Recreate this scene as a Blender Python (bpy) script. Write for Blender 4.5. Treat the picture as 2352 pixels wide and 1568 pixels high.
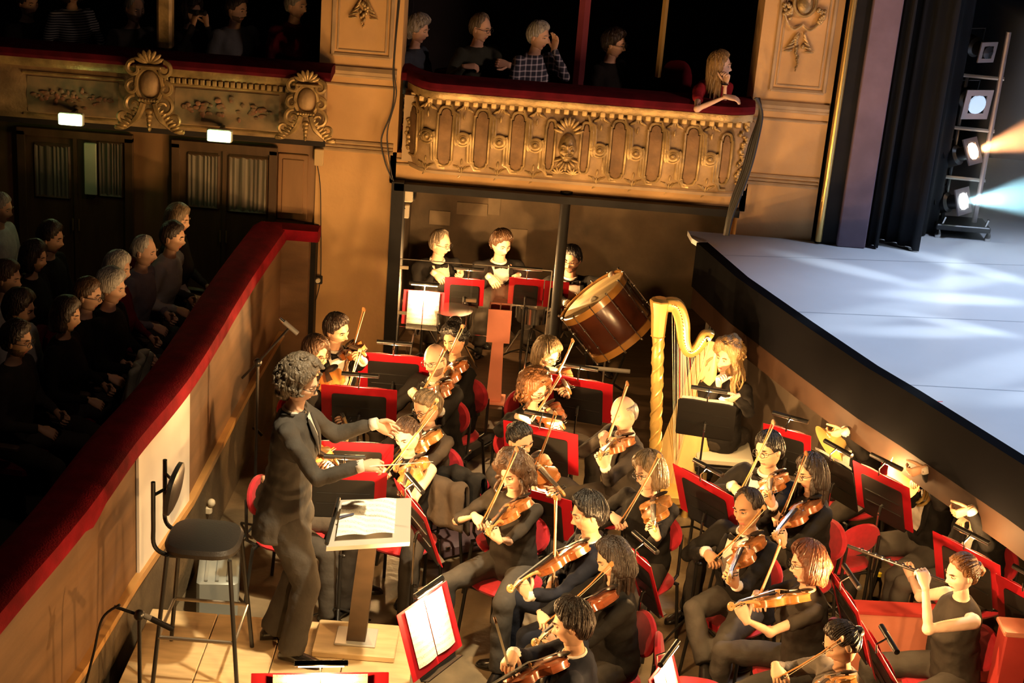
import bpy, bmesh, math, random
from mathutils import Vector as V, Matrix as M, noise, Quaternion
for _o in list(bpy.data.objects): bpy.data.objects.remove(_o)
SC = bpy.context.scene
COL = SC.collection
R = math.radians
PI = math.pi
random.seed(7)

# ---------------------------------------------------------------- camera
FPX, TH, RO, CZ = 3800.0, R(21), R(4.6), 5.6
_r0, _u0, _f0 = V((1, 0, 0)), V((0, math.sin(TH), math.cos(TH))), V((0, math.cos(TH), -math.sin(TH)))
_cr = _r0 * math.cos(RO) + _u0 * math.sin(RO)
_cu = -_r0 * math.sin(RO) + _u0 * math.cos(RO)
CAMO = V((0, 0, CZ))
cam_d = bpy.data.cameras.new('camera')
cam = bpy.data.objects.new('camera', cam_d); COL.objects.link(cam)
cam_d.sensor_width = 36; cam_d.lens = 36 * FPX / 2352
cam_d.clip_end = 200
cam.matrix_world = M(((_cr.x, _cu.x, -_f0.x, 0), (_cr.y, _cu.y, -_f0.y, 0), (_cr.z, _cu.z, -_f0.z, CZ), (0, 0, 0, 1)))
SC.camera = cam

# ---------------------------------------------------------------- world, lights, exposure
w = bpy.data.worlds.new('dark_house'); SC.world = w; w.use_nodes = True
w.node_tree.nodes['Background'].inputs[0].default_value = (0.30, 0.24, 0.20, 1)
w.node_tree.nodes['Background'].inputs[1].default_value = 0.012
SC.view_settings.view_transform = 'Standard'; SC.view_settings.look = 'None'
SC.view_settings.gamma = 1.0; SC.view_settings.use_curve_mapping = False
SC.view_settings.exposure = 0.4
SC.cycles.use_denoising = True
SC.cycles.use_adaptive_sampling = True; SC.cycles.adaptive_threshold = 0.025
SC.cycles.max_bounces = 7; SC.cycles.diffuse_bounces = 3; SC.cycles.glossy_bounces = 2
SC.cycles.transmission_bounces = 4; SC.cycles.transparent_max_bounces = 8
SC.cycles.caustics_reflective = False; SC.cycles.caustics_refractive = False
SC.cycles.sample_clamp_indirect = 4.0

def spot(name, loc, target, energy, color, angle, blend=0.5, size=0.1):
    d = bpy.data.lights.new(name, 'SPOT'); d.energy = energy; d.color = color
    d.spot_size = R(angle); d.spot_blend = blend; d.shadow_soft_size = size
    o = bpy.data.objects.new(name, d); COL.objects.link(o); o.location = loc
    o.rotation_euler = (V(target) - V(loc)).to_track_quat('-Z', 'Y').to_euler()
    return o
WARM = (1.0, 0.56, 0.21)
# theatre spots of the house: one warm special over the podium, one amber wash over the pit,
# one for the alcove wall, and the cool lights of the stage
spot('podium_spot', (1.6, 6.2, 9.0), (-0.7, 8.9, 0.6), 4300, (1.0, 0.78, 0.46), 22, 0.7, 0.15)
spot('pit_wash_spot', (2.6, 5.5, 8.6), (0.5, 9.2, 0.3), 1500, (1.0, 0.66, 0.28), 34, 0.8, 0.3)
spot('stage_back_spot', (5.5, 12.0, 7.0), (4.8, 10.8, 1.7), 1150, (0.60, 0.74, 1.0), 70, 0.6, 0.2)
for a, b, e, an in (((9.0, 15.5, 3.3), (2.6, 11.3, 1.7), 1500, 3.2), ((9.0, 15.5, 3.3), (3.4, 12.2, 1.7), 1800, 3.0), ((9.0, 15.5, 3.3), (3.2, 10.3, 1.7), 1300, 3.6),
                    ((9.3, 12.2, 3.1), (2.9, 11.0, 1.7), 1500, 2.6), ((9.3, 12.2, 3.1), (3.3, 11.8, 1.7), 1700, 3.0), ((9.3, 12.2, 3.1), (3.6, 10.0, 1.7), 1000, 3.4),
                    ((8.6, 9.0, 3.2), (2.6, 12.3, 1.7), 1500, 2.4), ((8.6, 9.0, 3.2), (3.6, 12.6, 1.7), 1300, 3.0), ((8.6, 9.0, 3.2), (3.2, 11.2, 1.7), 1100, 2.4)):
    spot('stage_side_spot', a, b, e * 2.3, (0.74, 0.88, 1.0), an, 0.9, 0.05)
# unseen spots added to brighten people in the box, balcony and stalls
spot('box_fill_spot', (6.5, 9.0, 5.0), (0.9, 13.5, 3.0), 400, (1.0, 0.62, 0.48), 27, 0.6, 0.3)
spot('balcony_fill_spot', (6.5, 9.0, 5.2), (-3.0, 13.5, 3.1), 70, (1.0, 0.66, 0.50), 20, 0.7, 0.3)
spot('stalls_fill_spot', (2.2, 5.6, 9.6), (-3.2, 9.9, 1.2), 125, (1.0, 0.62, 0.42), 40, 0.7, 0.4)

# ---------------------------------------------------------------- pixel rays -> real places
def ray(x, y):
    dx, dy = x - 1176, y - 784
    return _f0 + (_cr * dx - _cu * dy) / FPX
def onz(x, y, z):
    d = ray(x, y); return CAMO + d * ((z - CZ) / d.z)
def ony(x, y, Y):
    d = ray(x, y); return CAMO + d * (Y / d.y)
def onx(x, y, X):
    d = ray(x, y); return CAMO + d * (X / d.x)
def reach(c, r, x, y, near=True):
    """point seen at (x, y) lying r away from the point c"""
    d = ray(x, y).normalized(); m = c - CAMO; b = m.dot(d); q = b * b - m.length_squared + r * r
    if q <= 0:
        p = CAMO + d * b; return c + (p - c).normalized() * r
    return CAMO + d * (b - math.sqrt(q) if near else b + math.sqrt(q))
def pix(p):
    q = p - CAMO; z = q.dot(_f0)
    return 1176 + q.dot(_cr) / z * FPX, 784 - q.dot(_cu) / z * FPX

# ---------------------------------------------------------------- materials
MATS = {}
def mat(name, col, rough=0.6, metal=0.0, var=0.0, vscale=6.0, col2=None, bump=0.0, bscale=60.0, stretch=(1, 1, 1),
        emit=None, estr=0.0, trans=0.0, alpha=1.0, sheen=0.0, coat=0.0, detail=4.0, spec=0.5):
    if name in MATS: return MATS[name]
    m = bpy.data.materials.new(name); m.use_nodes = True; nt = m.node_tree; N = nt.nodes; L = nt.links
    b = N['Principled BSDF']; b.inputs['Base Color'].default_value = (*col, 1)
    b.inputs['Roughness'].default_value = rough; b.inputs['Metallic'].default_value = metal
    b.inputs['Specular IOR Level'].default_value = spec
    if sheen: b.inputs['Sheen Weight'].default_value = sheen
    if coat: b.inputs['Coat Weight'].default_value = coat; b.inputs['Coat Roughness'].default_value = 0.15
    if trans: b.inputs['Transmission Weight'].default_value = trans
    if alpha < 1: b.inputs['Alpha'].default_value = alpha
    if emit: b.inputs['Emission Color'].default_value = (*emit, 1); b.inputs['Emission Strength'].default_value = estr
    if var or col2 or bump:
        tc = N.new('ShaderNodeTexCoord'); mp = N.new('ShaderNodeMapping'); mp.inputs['Scale'].default_value = stretch
        L.new(tc.outputs['Object'], mp.inputs['Vector'])
        if var or col2:
            n = N.new('ShaderNodeTexNoise'); n.inputs['Scale'].default_value = vscale; n.inputs['Detail'].default_value = detail
            L.new(mp.outputs[0], n.inputs['Vector'])
            r = N.new('ShaderNodeValToRGB'); r.color_ramp.elements[0].position = 0.33; r.color_ramp.elements[1].position = 0.68
            c2 = col2 or tuple(c * (1 - var) for c in col)
            r.color_ramp.elements[0].color = (*c2, 1); r.color_ramp.elements[1].color = (*col, 1)
            L.new(n.outputs['Fac'], r.inputs['Fac']); L.new(r.outputs['Color'], b.inputs['Base Color'])
        if bump:
            n2 = N.new('ShaderNodeTexNoise'); n2.inputs['Scale'].default_value = bscale; n2.inputs['Detail'].default_value = 3
            L.new(mp.outputs[0], n2.inputs['Vector'])
            bp = N.new('ShaderNodeBump'); bp.inputs['Strength'].default_value = bump; bp.inputs['Distance'].default_value = 0.02
            L.new(n2.outputs['Fac'], bp.inputs['Height']); L.new(bp.outputs[0], b.inputs['Normal'])
    MATS[name] = m
    return m
plaster = mat('ochre_plaster', (0.70, 0.42, 0.17), 0.75, var=.22, vscale=2.2, bump=.15, bscale=25, detail=8)
plaster_dark = mat('ochre_moulding', (0.52, 0.36, 0.19), 0.6, var=.3, vscale=5)
gilt = mat('aged_gilding', (0.60, 0.41, 0.17), 0.38, metal=.35, var=.55, vscale=9, bump=.2, bscale=50)
gilt_panel = mat('worn_gilt_panel', (0.50, 0.33, 0.16), 0.6, metal=.1, var=.45, vscale=7, bump=.2, bscale=40, detail=8)
gold_paint = mat('gold_paint', (0.75, 0.52, 0.18), 0.28, metal=.8)
velvet = mat('red_velvet', (0.24, 0.004, 0.012), 0.9, var=.35, vscale=9, spec=.15, bump=.2, bscale=90)
velvet_dark = mat('crimson_velvet', (0.11, 0.004, 0.012), 0.9, var=.4, vscale=9, spec=.15)
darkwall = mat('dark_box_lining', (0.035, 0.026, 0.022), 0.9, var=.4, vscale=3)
concrete = mat('stained_concrete', (0.19, 0.13, 0.075), 0.85, col2=(0.065, 0.046, 0.028), vscale=1.9, bump=.3, bscale=12, detail=8)
blackpaint = mat('black_paint', (0.009, 0.008, 0.007), 0.6, spec=.25, var=.4, vscale=10)
blackcloth = mat('black_drape', (0.006, 0.007, 0.010), 0.95)
brownwood = mat('brown_pit_board', (0.20, 0.105, 0.045), 0.65, var=.35, vscale=3, stretch=(1, .3, 3), bump=.1)
darkwood = mat('dark_wood', (0.09, 0.055, 0.03), 0.5, var=.4, vscale=4, stretch=(1, 6, 1))
lightwood = mat('pale_wood', (0.62, 0.45, 0.24), 0.55, var=.25, vscale=4, stretch=(1, 5, 1))
whiteboard = mat('white_painted_panel', (0.80, 0.76, 0.70), 0.6, var=.12, vscale=2)
pitfloor = mat('dark_pit_floor', (0.24, 0.18, 0.11), 0.35, var=.5, vscale=3, bump=.25, bscale=14, detail=6)
stagefloor = mat('white_dance_floor', (0.80, 0.82, 0.86), 0.4, var=.1, vscale=1.2)
chrome = mat('chrome_metal', (0.75, 0.73, 0.70), 0.18, metal=1)
blackmetal = mat('black_metal', (0.015, 0.014, 0.013), 0.35, spec=.6)
redcard = mat('red_card', (0.42, 0.007, 0.016), 0.45, var=.12, vscale=5)
redfabric = mat('red_chair_fabric', (0.50, 0.008, 0.022), 0.8, sheen=.2, var=.2, vscale=30)
redpaint = mat('red_painted_wood', (0.60, 0.06, 0.05), 0.5, var=.15, vscale=4)
pinkpaint = mat('pink_red_paint', (0.85, 0.30, 0.19), 0.55, var=.15, vscale=4)
paper = mat('sheet_paper', (0.90, 0.87, 0.80), 0.8)
paperink = mat('ink_staves', (0.25, 0.23, 0.22), 0.8)
greymetal = mat('grey_enamel', (0.46, 0.44, 0.40), 0.4, metal=.2)
greyplastic = mat('grey_plastic', (0.25, 0.25, 0.25), 0.4)
beige = mat('beige_plastic', (0.78, 0.68, 0.50), 0.5)
leather = mat('black_leather', (0.030, 0.026, 0.023), 0.38, bump=.1, bscale=120)
lampglow = mat('lamp_tube_glow', (1, .9, .7), 0.5, emit=(1.0, 0.72, 0.36), estr=14)

# ---------------------------------------------------------------- mesh builder
def basis(fwd, up=V((0, 0, 1))):
    f = fwd.normalized(); r = f.cross(up)
    if r.length < 1e-5: r = f.cross(V((0, 1, 0)))
    r.normalize(); u = r.cross(f)
    return r, f, u
def frame(o, x, y, z):
    return M(((x.x, y.x, z.x, o.x), (x.y, y.y, z.y, o.y), (x.z, y.z, z.z, o.z), (0, 0, 0, 1)))
class MB:
    def __init__(s): s.v = []; s.f = []; s.m = []
    def add(s, vs, fs, m=0, mx=None):
        k = len(s.v)
        s.v += [mx @ V(p) for p in vs] if mx is not None else [V(p) for p in vs]
        s.f += [tuple(i + k for i in q) for q in fs]; s.m += [m] * len(fs)
        return s
    def box(s, c, d, mx=None, m=0):
        c = V(c); x, y, z = [q / 2 for q in d]
        vs = [c + V((a * x, b * y, e * z)) for a in (-1, 1) for b in (-1, 1) for e in (-1, 1)]
        return s.add(vs, [(0, 1, 3, 2), (4, 6, 7, 5), (0, 4, 5, 1), (2, 3, 7, 6), (0, 2, 6, 4), (1, 5, 7, 3)], m, mx)
    def bbox(s, c, d, bev=.01, mx=None, m=0):
        """bevelled box: three crossed layers lofted"""
        x, y, z = [q / 2 for q in d]; b = min(bev, x * .9, y * .9, z * .9)
        def rg(px, py, pz):
            return [V(c) + V(t) for t in ((-px, -py + b, pz), (-px + b, -py, pz), (px - b, -py, pz), (px, -py + b, pz), (px, py - b, pz), (px - b, py, pz), (-px + b, py, pz), (-px, py - b, pz))]
        return s.loft([rg(x - b, y - b, -z), rg(x, y, -z + b), rg(x, y, z - b), rg(x - b, y - b, z)], m=m, mx=mx)
    def loft(s, rings, m=0, cap=True, closed=True, mx=None):
        n = len(rings[0]); vs = [p for r in rings for p in r]; fs = []
        for i in range(len(rings) - 1):
            for j in range(n if closed else n - 1):
                k = (j + 1) % n
                fs.append((i * n + j, i * n + k, (i + 1) * n + k, (i + 1) * n + j))
        if cap:
            fs.append(tuple(range(n - 1, -1, -1))); e = (len(rings) - 1) * n; fs.append(tuple(range(e, e + n)))
        return s.add(vs, fs, m, mx)
    def tube(s, path, r, n=8, m=0, cap=True, mx=None, flat=1.0, up=None):
        path = [V(p) for p in path]; rs = r if isinstance(r, (list, tuple)) else [r] * len(path)
        rings = []; prev = None
        for i, p in enumerate(path):
            a = path[max(i - 1, 0)]; b = path[min(i + 1, len(path) - 1)]; t = (b - a)
            if t.length < 1e-9: t = V((0, 0, 1))
            t.normalize()
            if prev is None:
                u = V(up) if up is not None else (V((0, 0, 1)) if abs(t.z) < .9 else V((0, 1, 0)))
            else: u = prev
            u = u - t * u.dot(t)
            if u.length < 1e-6: u = t.orthogonal()
            u.normalize(); w_ = t.cross(u); prev = u
            rings.append([p + (w_ * math.cos(q) + u * math.sin(q) * flat) * rs[i] for q in [2 * PI * k / n for k in range(n)]])
        return s.loft(rings, m, cap, mx=mx)
    def ell(s, c, r, nu=12, nv=8, mx=None, m=0):
        c = V(c); vs = [c + V((0, 0, -r[2]))]; fs = []
        for i in range(1, nv):
            a = -PI / 2 + PI * i / nv
            for j in range(nu):
                q = 2 * PI * j / nu
                vs.append(c + V((math.cos(a) * math.cos(q) * r[0], math.cos(a) * math.sin(q) * r[1], math.sin(a) * r[2])))
        vs.append(c + V((0, 0, r[2]))); e = len(vs) - 1
        for j in range(nu): fs.append((0, 1 + (j + 1) % nu, 1 + j)); fs.append((e, e - nu + j, e - nu + (j + 1) % nu))
        for i in range(nv - 2):
            for j in range(nu):
                a = 1 + i * nu + j; b = 1 + i * nu + (j + 1) % nu
                fs.append((a, b, b + nu, a + nu))
        return s.add(vs, fs, m, mx)
    def lathe(s, prof, n=16, m=0, mx=None, cap=True):
        return s.loft([[V((r * math.cos(2 * PI * k / n), r * math.sin(2 * PI * k / n), z)) for k in range(n)] for r, z in prof], m, cap, mx=mx)
    def prism(s, poly, d, m=0, mx=None, taper=1.0):
        n = len(poly); cx = sum(p[0] for p in poly) / n; cy = sum(p[1] for p in poly) / n
        return s.loft([[V((x, y, 0)) for x, y in poly], [V((cx + (x - cx) * taper, cy + (y - cy) * taper, d)) for x, y in poly]], m, mx=mx)
    def grid(s, fn, nu, nv, m=0, mx=None):
        vs = [fn(i / nu, j / nv) for i in range(nu + 1) for j in range(nv + 1)]
        fs = [(i * (nv + 1) + j, (i + 1) * (nv + 1) + j, (i + 1) * (nv + 1) + j + 1, i * (nv + 1) + j + 1) for i in range(nu) for j in range(nv)]
        return s.add(vs, fs, m, mx)
    def mesh(s, name, mats, smooth=True, ang=40):
        me = bpy.data.meshes.new(name); me.from_pydata([tuple(p) for p in s.v], [], s.f)
        for q in (mats if isinstance(mats, (list, tuple)) else [mats]): me.materials.append(q)
        me.polygons.foreach_set('material_index', s.m)
        if smooth:
            me.polygons.foreach_set('use_smooth', [True] * len(me.polygons)); me.update()
            if ang < 180: me.set_sharp_from_angle(angle=R(ang))
        me.update(); return me
    def build(s, name, mats, parent=None, smooth=True, ang=40, at=None):
        if at is not None:
            a = V(at); s.v = [p - a for p in s.v]
        o = obj(name, s.mesh(name, mats, smooth, ang), parent)
        if at is not None: o.location = at
        return o
def obj(name, data, parent=None):
    o = bpy.data.objects.new(name, data); COL.objects.link(o)
    if parent is not None: o.parent = parent
    return o
def tag(o, label, cat, group=None, kind=None):
    o['label'] = label; o['category'] = cat
    if group: o['group'] = group
    if kind: o['kind'] = kind
    return o
def thing(name, label, cat, mx=None, group=None):
    o = bpy.data.objects.new(name, None); COL.objects.link(o); o.empty_display_size = .1
    if mx is not None: o.matrix_world = mx if isinstance(mx, M) else M.Translation(V(mx))
    return tag(o, label, cat, group)
def struct(o, label=None):
    o['kind'] = 'structure'
    if label: o['label'] = label
    return o
def lerp(a, b, t): return a + (b - a) * t
def curve(pts, k=6):
    """Catmull-Rom through points"""
    pts = [V(p) for p in pts]; out = []
    for i in range(len(pts) - 1):
        p0 = pts[max(i - 1, 0)]; p1 = pts[i]; p2 = pts[i + 1]; p3 = pts[min(i + 2, len(pts) - 1)]
        for j in range(k):
            t = j / k
            out.append(.5 * ((2 * p1) + (p2 - p0) * t + (2 * p0 - 5 * p1 + 4 * p2 - p3) * t * t + (3 * p1 - p0 - 3 * p2 + p3) * t ** 3))
    out.append(pts[-1]); return out
WORK = bpy.data.scenes.new('workshop')      # scratch scene for welding skins, removed at the end
def remesh(mb, vox, smooth=3, wrinkle=0.0, wscale=9.0, seed=0.0):
    """union of the closed shells in mb as one continuous skin"""
    me = mb.mesh('tmp', [], False); o = bpy.data.objects.new('tmp', me); WORK.collection.objects.link(o)
    q = o.modifiers.new('r', 'REMESH'); q.mode = 'VOXEL'; q.voxel_size = vox
    if smooth:
        q = o.modifiers.new('s', 'SMOOTH'); q.factor = .5; q.iterations = smooth
    with bpy.context.temp_override(scene=WORK, view_layer=WORK.view_layers[0]):
        dg = bpy.context.evaluated_depsgraph_get(); ev = o.evaluated_get(dg)
        out = bpy.data.meshes.new_from_object(ev)
    bpy.data.objects.remove(o); bpy.data.meshes.remove(me)
    if wrinkle:
        s = V((seed, seed * 2, 0)); new = []
        for p, nn in [(vt.co.copy(), vt.normal.copy()) for vt in out.vertices]:
            new += tuple(p + nn * (wrinkle * noise.noise(V((p.x * wscale, p.y * wscale, p.z * wscale * 1.8)) + s) + wrinkle * .5 * noise.noise(p * wscale * 2.3 + s)))
        out.vertices.foreach_set('co', new)
    out.polygons.foreach_set('use_smooth', [True] * len(out.polygons)); out.update()
    return out
# ================================================================ STRUCTURE
WY = 13.0           # plane of the side wall of the house
STZ = 1.7           # stage level
POD = 0.4           # podium level
AUD = 0.55          # stalls level
def sbox(name, x0, x1, y0, y1, z0, z1, m, label=None, parent=None):
    o = MB().box(((x0 + x1) / 2, (y0 + y1) / 2, (z0 + z1) / 2), (x1 - x0, y1 - y0, z1 - z0)).build(name, m, parent, smooth=False)
    return struct(o, label) if parent is None else o
floor_pit = sbox('floor', -2.6, 6.0, 4.0, 16.2, -0.1, 0.0, pitfloor, 'dark worn floor of the orchestra pit')
# side wall: pilaster strip, wall over the pit alcove, wall at the right of the box
wl = MB()
wl.box(((-1.70 - 1.05) / 2, WY + .2, 2.2), (.65, .4, 4.6))                 # pilaster strip running down into the pit
wl.box((.35, WY + .2, 2.03), (2.9, .4, .26))                                # beam over the alcove
wl.box((2.06, WY + .2, 2.2), (.62, .4, 4.6))                                # right strip
wall_back = struct(wl.build('wall_back', plaster, smooth=False), 'ochre plaster side wall around the theatre box and alcove')
# mouldings on the pilaster and right wall (parts of the wall)
def moulding(name, pts, r, m=plaster_dark, flat=1.0):
    return MB().tube(pts, r, 6, flat=flat).build(name, m, wall_back)
def rect_frame(x0, x1, z0, z1, Y, r):
    for a, b in (((x0, z0), (x1, z0)), ((x1, z0), (x1, z1)), ((x1, z1), (x0, z1)), ((x0, z1), (x0, z0))):
        moulding('panel_moulding', [(a[0], Y, a[1]), (b[0], Y, b[1])], r)
for z, r in ((2.80, .035), (2.765, .022), (2.68, .012), (2.215, .016), (2.18, .012), (2.15, .016)):
    moulding('cornice_moulding', [(-1.705, WY - .005, z), (-1.08, WY - .005, z)], r)
    moulding('cornice_moulding', [(1.75, WY - .005, z), (2.36, WY - .005, z)], r)
rect_frame(-1.60, -1.14, 2.92, 4.2, WY, .018); rect_frame(-1.56, -1.18, 2.96, 4.2, WY, .008)
rect_frame(1.88, 2.30, 2.92, 4.2, WY, .018); rect_frame(1.92, 2.26, 2.96, 4.2, WY, .008)
moulding('fascia_line', [(-1.05, WY - .01, 2.07), (1.75, WY - .01, 2.07)], .010)
moulding('fascia_line', [(-1.05, WY - .01, 2.11), (1.75, WY - .01, 2.11)], .007)
# alcove under the box: black frame, lining
al = MB()
al.box((-1.02, WY + .05, .97), (.10, .3, 1.94)); al.box((.35, WY + .05, 1.90), (2.8, .3, .06))
struct(al.build('trim_1', blackpaint, smooth=False), 'black frame around the alcove opening in the pit')
ab = MB(); ab.box((.6, 15.4, 1.1), (4.4, .2, 2.6))
alc = struct(ab.build('wall_alcove', concrete, smooth=False), 'stained brown concrete back wall of the pit alcove')
MB().tube([(-1.2, 15.28, 1.66), (1.3, 15.28, 1.66)], .03, 8).build('wall_pipe', concrete, alc)
sbox('wall_alcove_side', -1.25, -1.07, 13.4, 15.4, 0, 2.2, concrete, 'brown side wall of the pit alcove')
sbox('wall_alcove_end', 1.95, 2.1, 13.1, 15.4, 0, 2.2, blackpaint, 'dark end wall of the pit alcove')
sbox('ceiling_alcove', -1.3, 2.3, 13.1, 15.5, 1.93, 2.03, blackpaint, 'dark ceiling of the pit alcove')
PERC = 0.22
sbox('floor_alcove', -1.05, 2.0, 12.45, 15.4, 0.0, PERC, darkwood, 'dark wooden platform of the percussion alcove')
for k in range(2):
    sbox('platform_step', -.95, 1.5, 12.2 - k * .12, 12.46 - k * .1, 0, .15 - k * .08, darkwood, 'dark wooden step in front of the percussion alcove')
pc = MB(); pc.lathe([(.055, 0), (.055, .06), (.042, .08), (.042, 1.66), (.055, 1.70), (.055, 1.73)], 14, mx=M.Translation((.345, 13.02, PERC)))
struct(pc.build('column', blackpaint), 'slim dark iron column in front of the alcove')
# box interior above
bx = MB()
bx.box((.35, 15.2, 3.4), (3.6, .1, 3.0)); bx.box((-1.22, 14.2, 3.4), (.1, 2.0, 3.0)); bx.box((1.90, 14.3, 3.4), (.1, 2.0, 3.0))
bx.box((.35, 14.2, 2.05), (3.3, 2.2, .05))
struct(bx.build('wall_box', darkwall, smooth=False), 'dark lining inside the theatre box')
p = [ony(1345, 0, 13.3), ony(1310, 200, 13.3)]
struct(MB().tube([(p[0].x, 13.3, 4.2), (p[0].x, 13.3, 2.3)], .045, 4, flat=.4).build('trim_2', mat('red_partition', (.10, .003, .012), .8)), 'red partition post inside the theatre box')
p = ony(1530, 0, 13.2)
struct(MB().tube([(p.x, 13.2, 4.2), (p.x, 13.2, 2.9)], .024, 4).build('trim_3', gold_paint), 'gilt post between the seats of the theatre box')
# proscenium
gr = MB(); gr.tube([(2.42, WY - .06, STZ + .02), (2.42, WY - .06, 4.6)], .028, 10)
struct(gr.build('trim_4', gold_paint), 'gilt rod along the proscenium edge')
pr = MB(); pr.box((2.48, WY + .05, 3.1), (.17, .22, 2.9))
struct(pr.build('trim_5', blackpaint, smooth=False), 'dark strip beside the gilt rod')
pg = mat('mauve_grey_paint', (.20, .14, .19), .6, var=.25, vscale=5)
pr = MB(); pr.bbox((2.68, WY + .02, 3.1), (.23, .26, 2.8), .008)
struct(pr.build('trim_6', pg, smooth=False), 'mauve grey proscenium post beside black drapes')
# stage floor with a curved lip over the pit
LIP = [V(p) for p in [(1.36, 13.0, 0), (1.38, 12.80, 0), (1.44, 12.67, 0), (1.68, 11.86, 0), (2.05, 10.95, 0), (2.37, 10.20, 0), (2.58, 9.80, 0), (3.04, 8.84, 0), (3.55, 7.6, 0), (4.0, 6.3, 0)]]
poly = [(p.x, p.y) for p in LIP] + [(9.5, 6.3), (9.5, 17), (1.9, 17), (1.9, 13.0)]
sf = MB(); n = len(poly)
sf.loft([[V((x, y, STZ - .04)) for x, y in poly], [V((x, y, STZ)) for x, y in poly]])
struct(sf.build('floor_stage', stagefloor, smooth=False), 'white stage floor streaked with light')
seams = [((1.5, 12.4), (9.4, 13.6)), ((1.95, 11.2), (9.4, 12.0)), ((2.5, 9.95), (9.4, 10.4))]
for k, (a, b) in enumerate(seams):
    o = MB().tube([(a[0], a[1], STZ + .001), (b[0], b[1], STZ + .001)], .005, 4, flat=.2).build('floor_seam', mat('grey_floor_tape', (.45, .47, .52), .5), bpy.data.objects['floor_stage'])
p = onz(2140, 922, STZ); q = onz(2165, 922, STZ)
MB().tube([p, q], .006, 4, flat=.3).build('floor_mark', mat('red_tape', (.8, .05, .05), .5), bpy.data.objects['floor_stage'])
def lipband(name, zt, zb, out, inn, m, label, skip=0):
    def nrm(i):
        a = LIP[max(i - 1, 0)]; b = LIP[min(i + 1, len(LIP) - 1)]; t = (b - a).normalized(); return V((t.y, -t.x, 0)) * -1
    rs = []
    for i in range(skip, len(LIP)):
        d = nrm(i); d = d if d.x < 0 else -d
        a = LIP[i] + d * out; b = LIP[i] - d * inn
        rs.append([V((a.x, a.y, zb)), V((a.x, a.y, zt)), V((b.x, b.y, zt)), V((b.x, b.y, zb))])
    return struct(MB().loft(rs).build(name, m, smooth=False), label)
lipband('trim_7', STZ + .012, STZ - .36, .035, .06, mat('black_lip_cloth', (.003, .003, .004), .95, spec=.05), 'black cloth covered lip of the stage', 2)
lipband('trim_8', STZ - .36, STZ - .54, .02, .10, mat('brown_lip_board', (.035, .016, .008), .7, var=.3, vscale=4, spec=.2), 'brown wooden board under the stage lip', 2)
# under-stage wall: grey boards from the alcove to where the horns sit
us = MB()
pts = [V((1.60, 13.0, 0)), V((1.80, 12.0, 0)), V((2.06, 11.25, 0)), V((2.24, 10.85, 0))]
for i in range(3):
    a, b = pts[i], pts[i + 1]
    us.add([a, b, b + V((0, 0, 1.66)), a + V((0, 0, 1.66)), a + V((.1, .05, 0)), b + V((.1, .05, 0)), b + V((.1, .05, 1.66)), a + V((.1, .05, 1.66))],
           [(0, 1, 2, 3), (5, 4, 7, 6), (1, 5, 6, 2), (4, 0, 3, 7), (3, 2, 6, 7)])
struct(us.build('wall_stage', mat('grey_brown_board', (.10, .072, .050), .7, var=.3, vscale=2), smooth=False), 'grey brown boarded wall under the stage')
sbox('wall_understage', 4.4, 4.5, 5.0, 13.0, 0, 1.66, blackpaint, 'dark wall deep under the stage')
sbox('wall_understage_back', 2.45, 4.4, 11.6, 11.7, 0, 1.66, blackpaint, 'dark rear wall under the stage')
# pit rail wall at the left
RL = [V((-1.92, 12.75, 0)), V((-1.98, 11.4, 0)), V((-2.02, 9.6, 0)), V((-2.12, 8.5, 0)), V((-2.17, 7.6, 0)), V((-2.27, 6.7, 0)), V((-2.36, 5.8, 0))]
def railband(name, z0, z1, x0, x1, m, label, pts=RL, **k):
    rs = [[V((p.x + x0, p.y, z0)), V((p.x + x1, p.y, z0)), V((p.x + x1, p.y, z1)), V((p.x + x0, p.y, z1))] for p in pts]
    return struct(MB().loft(rs).build(name, m, smooth=False), label)
wall_left = railband('wall_left', .62, 1.50, -.16, 0, brownwood, 'brown boarded partition between stalls and pit')
railband('wall_left_base', 0, .62, -.16, .015, mat('scuffed_dark_board', (.16, .115, .065), .6, var=.5, vscale=4, bump=.2), 'scuffed dark base of the pit partition')
railband('trim_9', .60, .645, -.05, .045, mat('varnished_ledge', (.55, .30, .10), .35, var=.2), 'varnished wooden ledge along the pit partition')
# padded velvet rail: rounded, a little uneven
rs = []
rail_pts = curve(RL, 8)
for i, p in enumerate(rail_pts):
    wv = .006 * noise.noise(V((0, p.y * 3, 1)))
    sag = .05 * max(0, 1 - abs(p.y - 7.75) / .12)
    pr_ = [(-.24, 1.46), (-.235, 1.53), (-.17, 1.57), (-.02, 1.57), (.04, 1.54), (.05, 1.49), (.045, 1.44 - sag), (.01, 1.43 - sag), (-.2, 1.44)]
    rs.append([V((p.x + a + wv, p.y, b + wv)) for a, b in pr_])
o = MB().loft(rs).build('velvet_rail', velvet); struct(o, 'red velvet padded rail on the pit partition')
# return of the rail to the pilaster
pr_ = [(-.1, 1.46), (-.1, 1.55), (.0, 1.56), (.08, 1.55), (.09, 1.46), (.0, 1.44)]
o = MB().loft([[V((x, 12.74 + a, b)) for a, b in pr_] for x in (-2.0, -1.75, -1.62)]).build('velvet_rail_return', velvet)
struct(o, 'short red velvet rail end meeting the pilaster')
sbox('wall_left_return', -1.95, -1.70, 12.72, 12.84, 0, 1.46, brownwood, 'brown board closing the pit corner')
sbox('wall_corner_post', -1.78, -1.66, 12.84, 13.02, 0, 1.50, blackpaint, 'dark corner post beside the pilaster')
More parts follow.
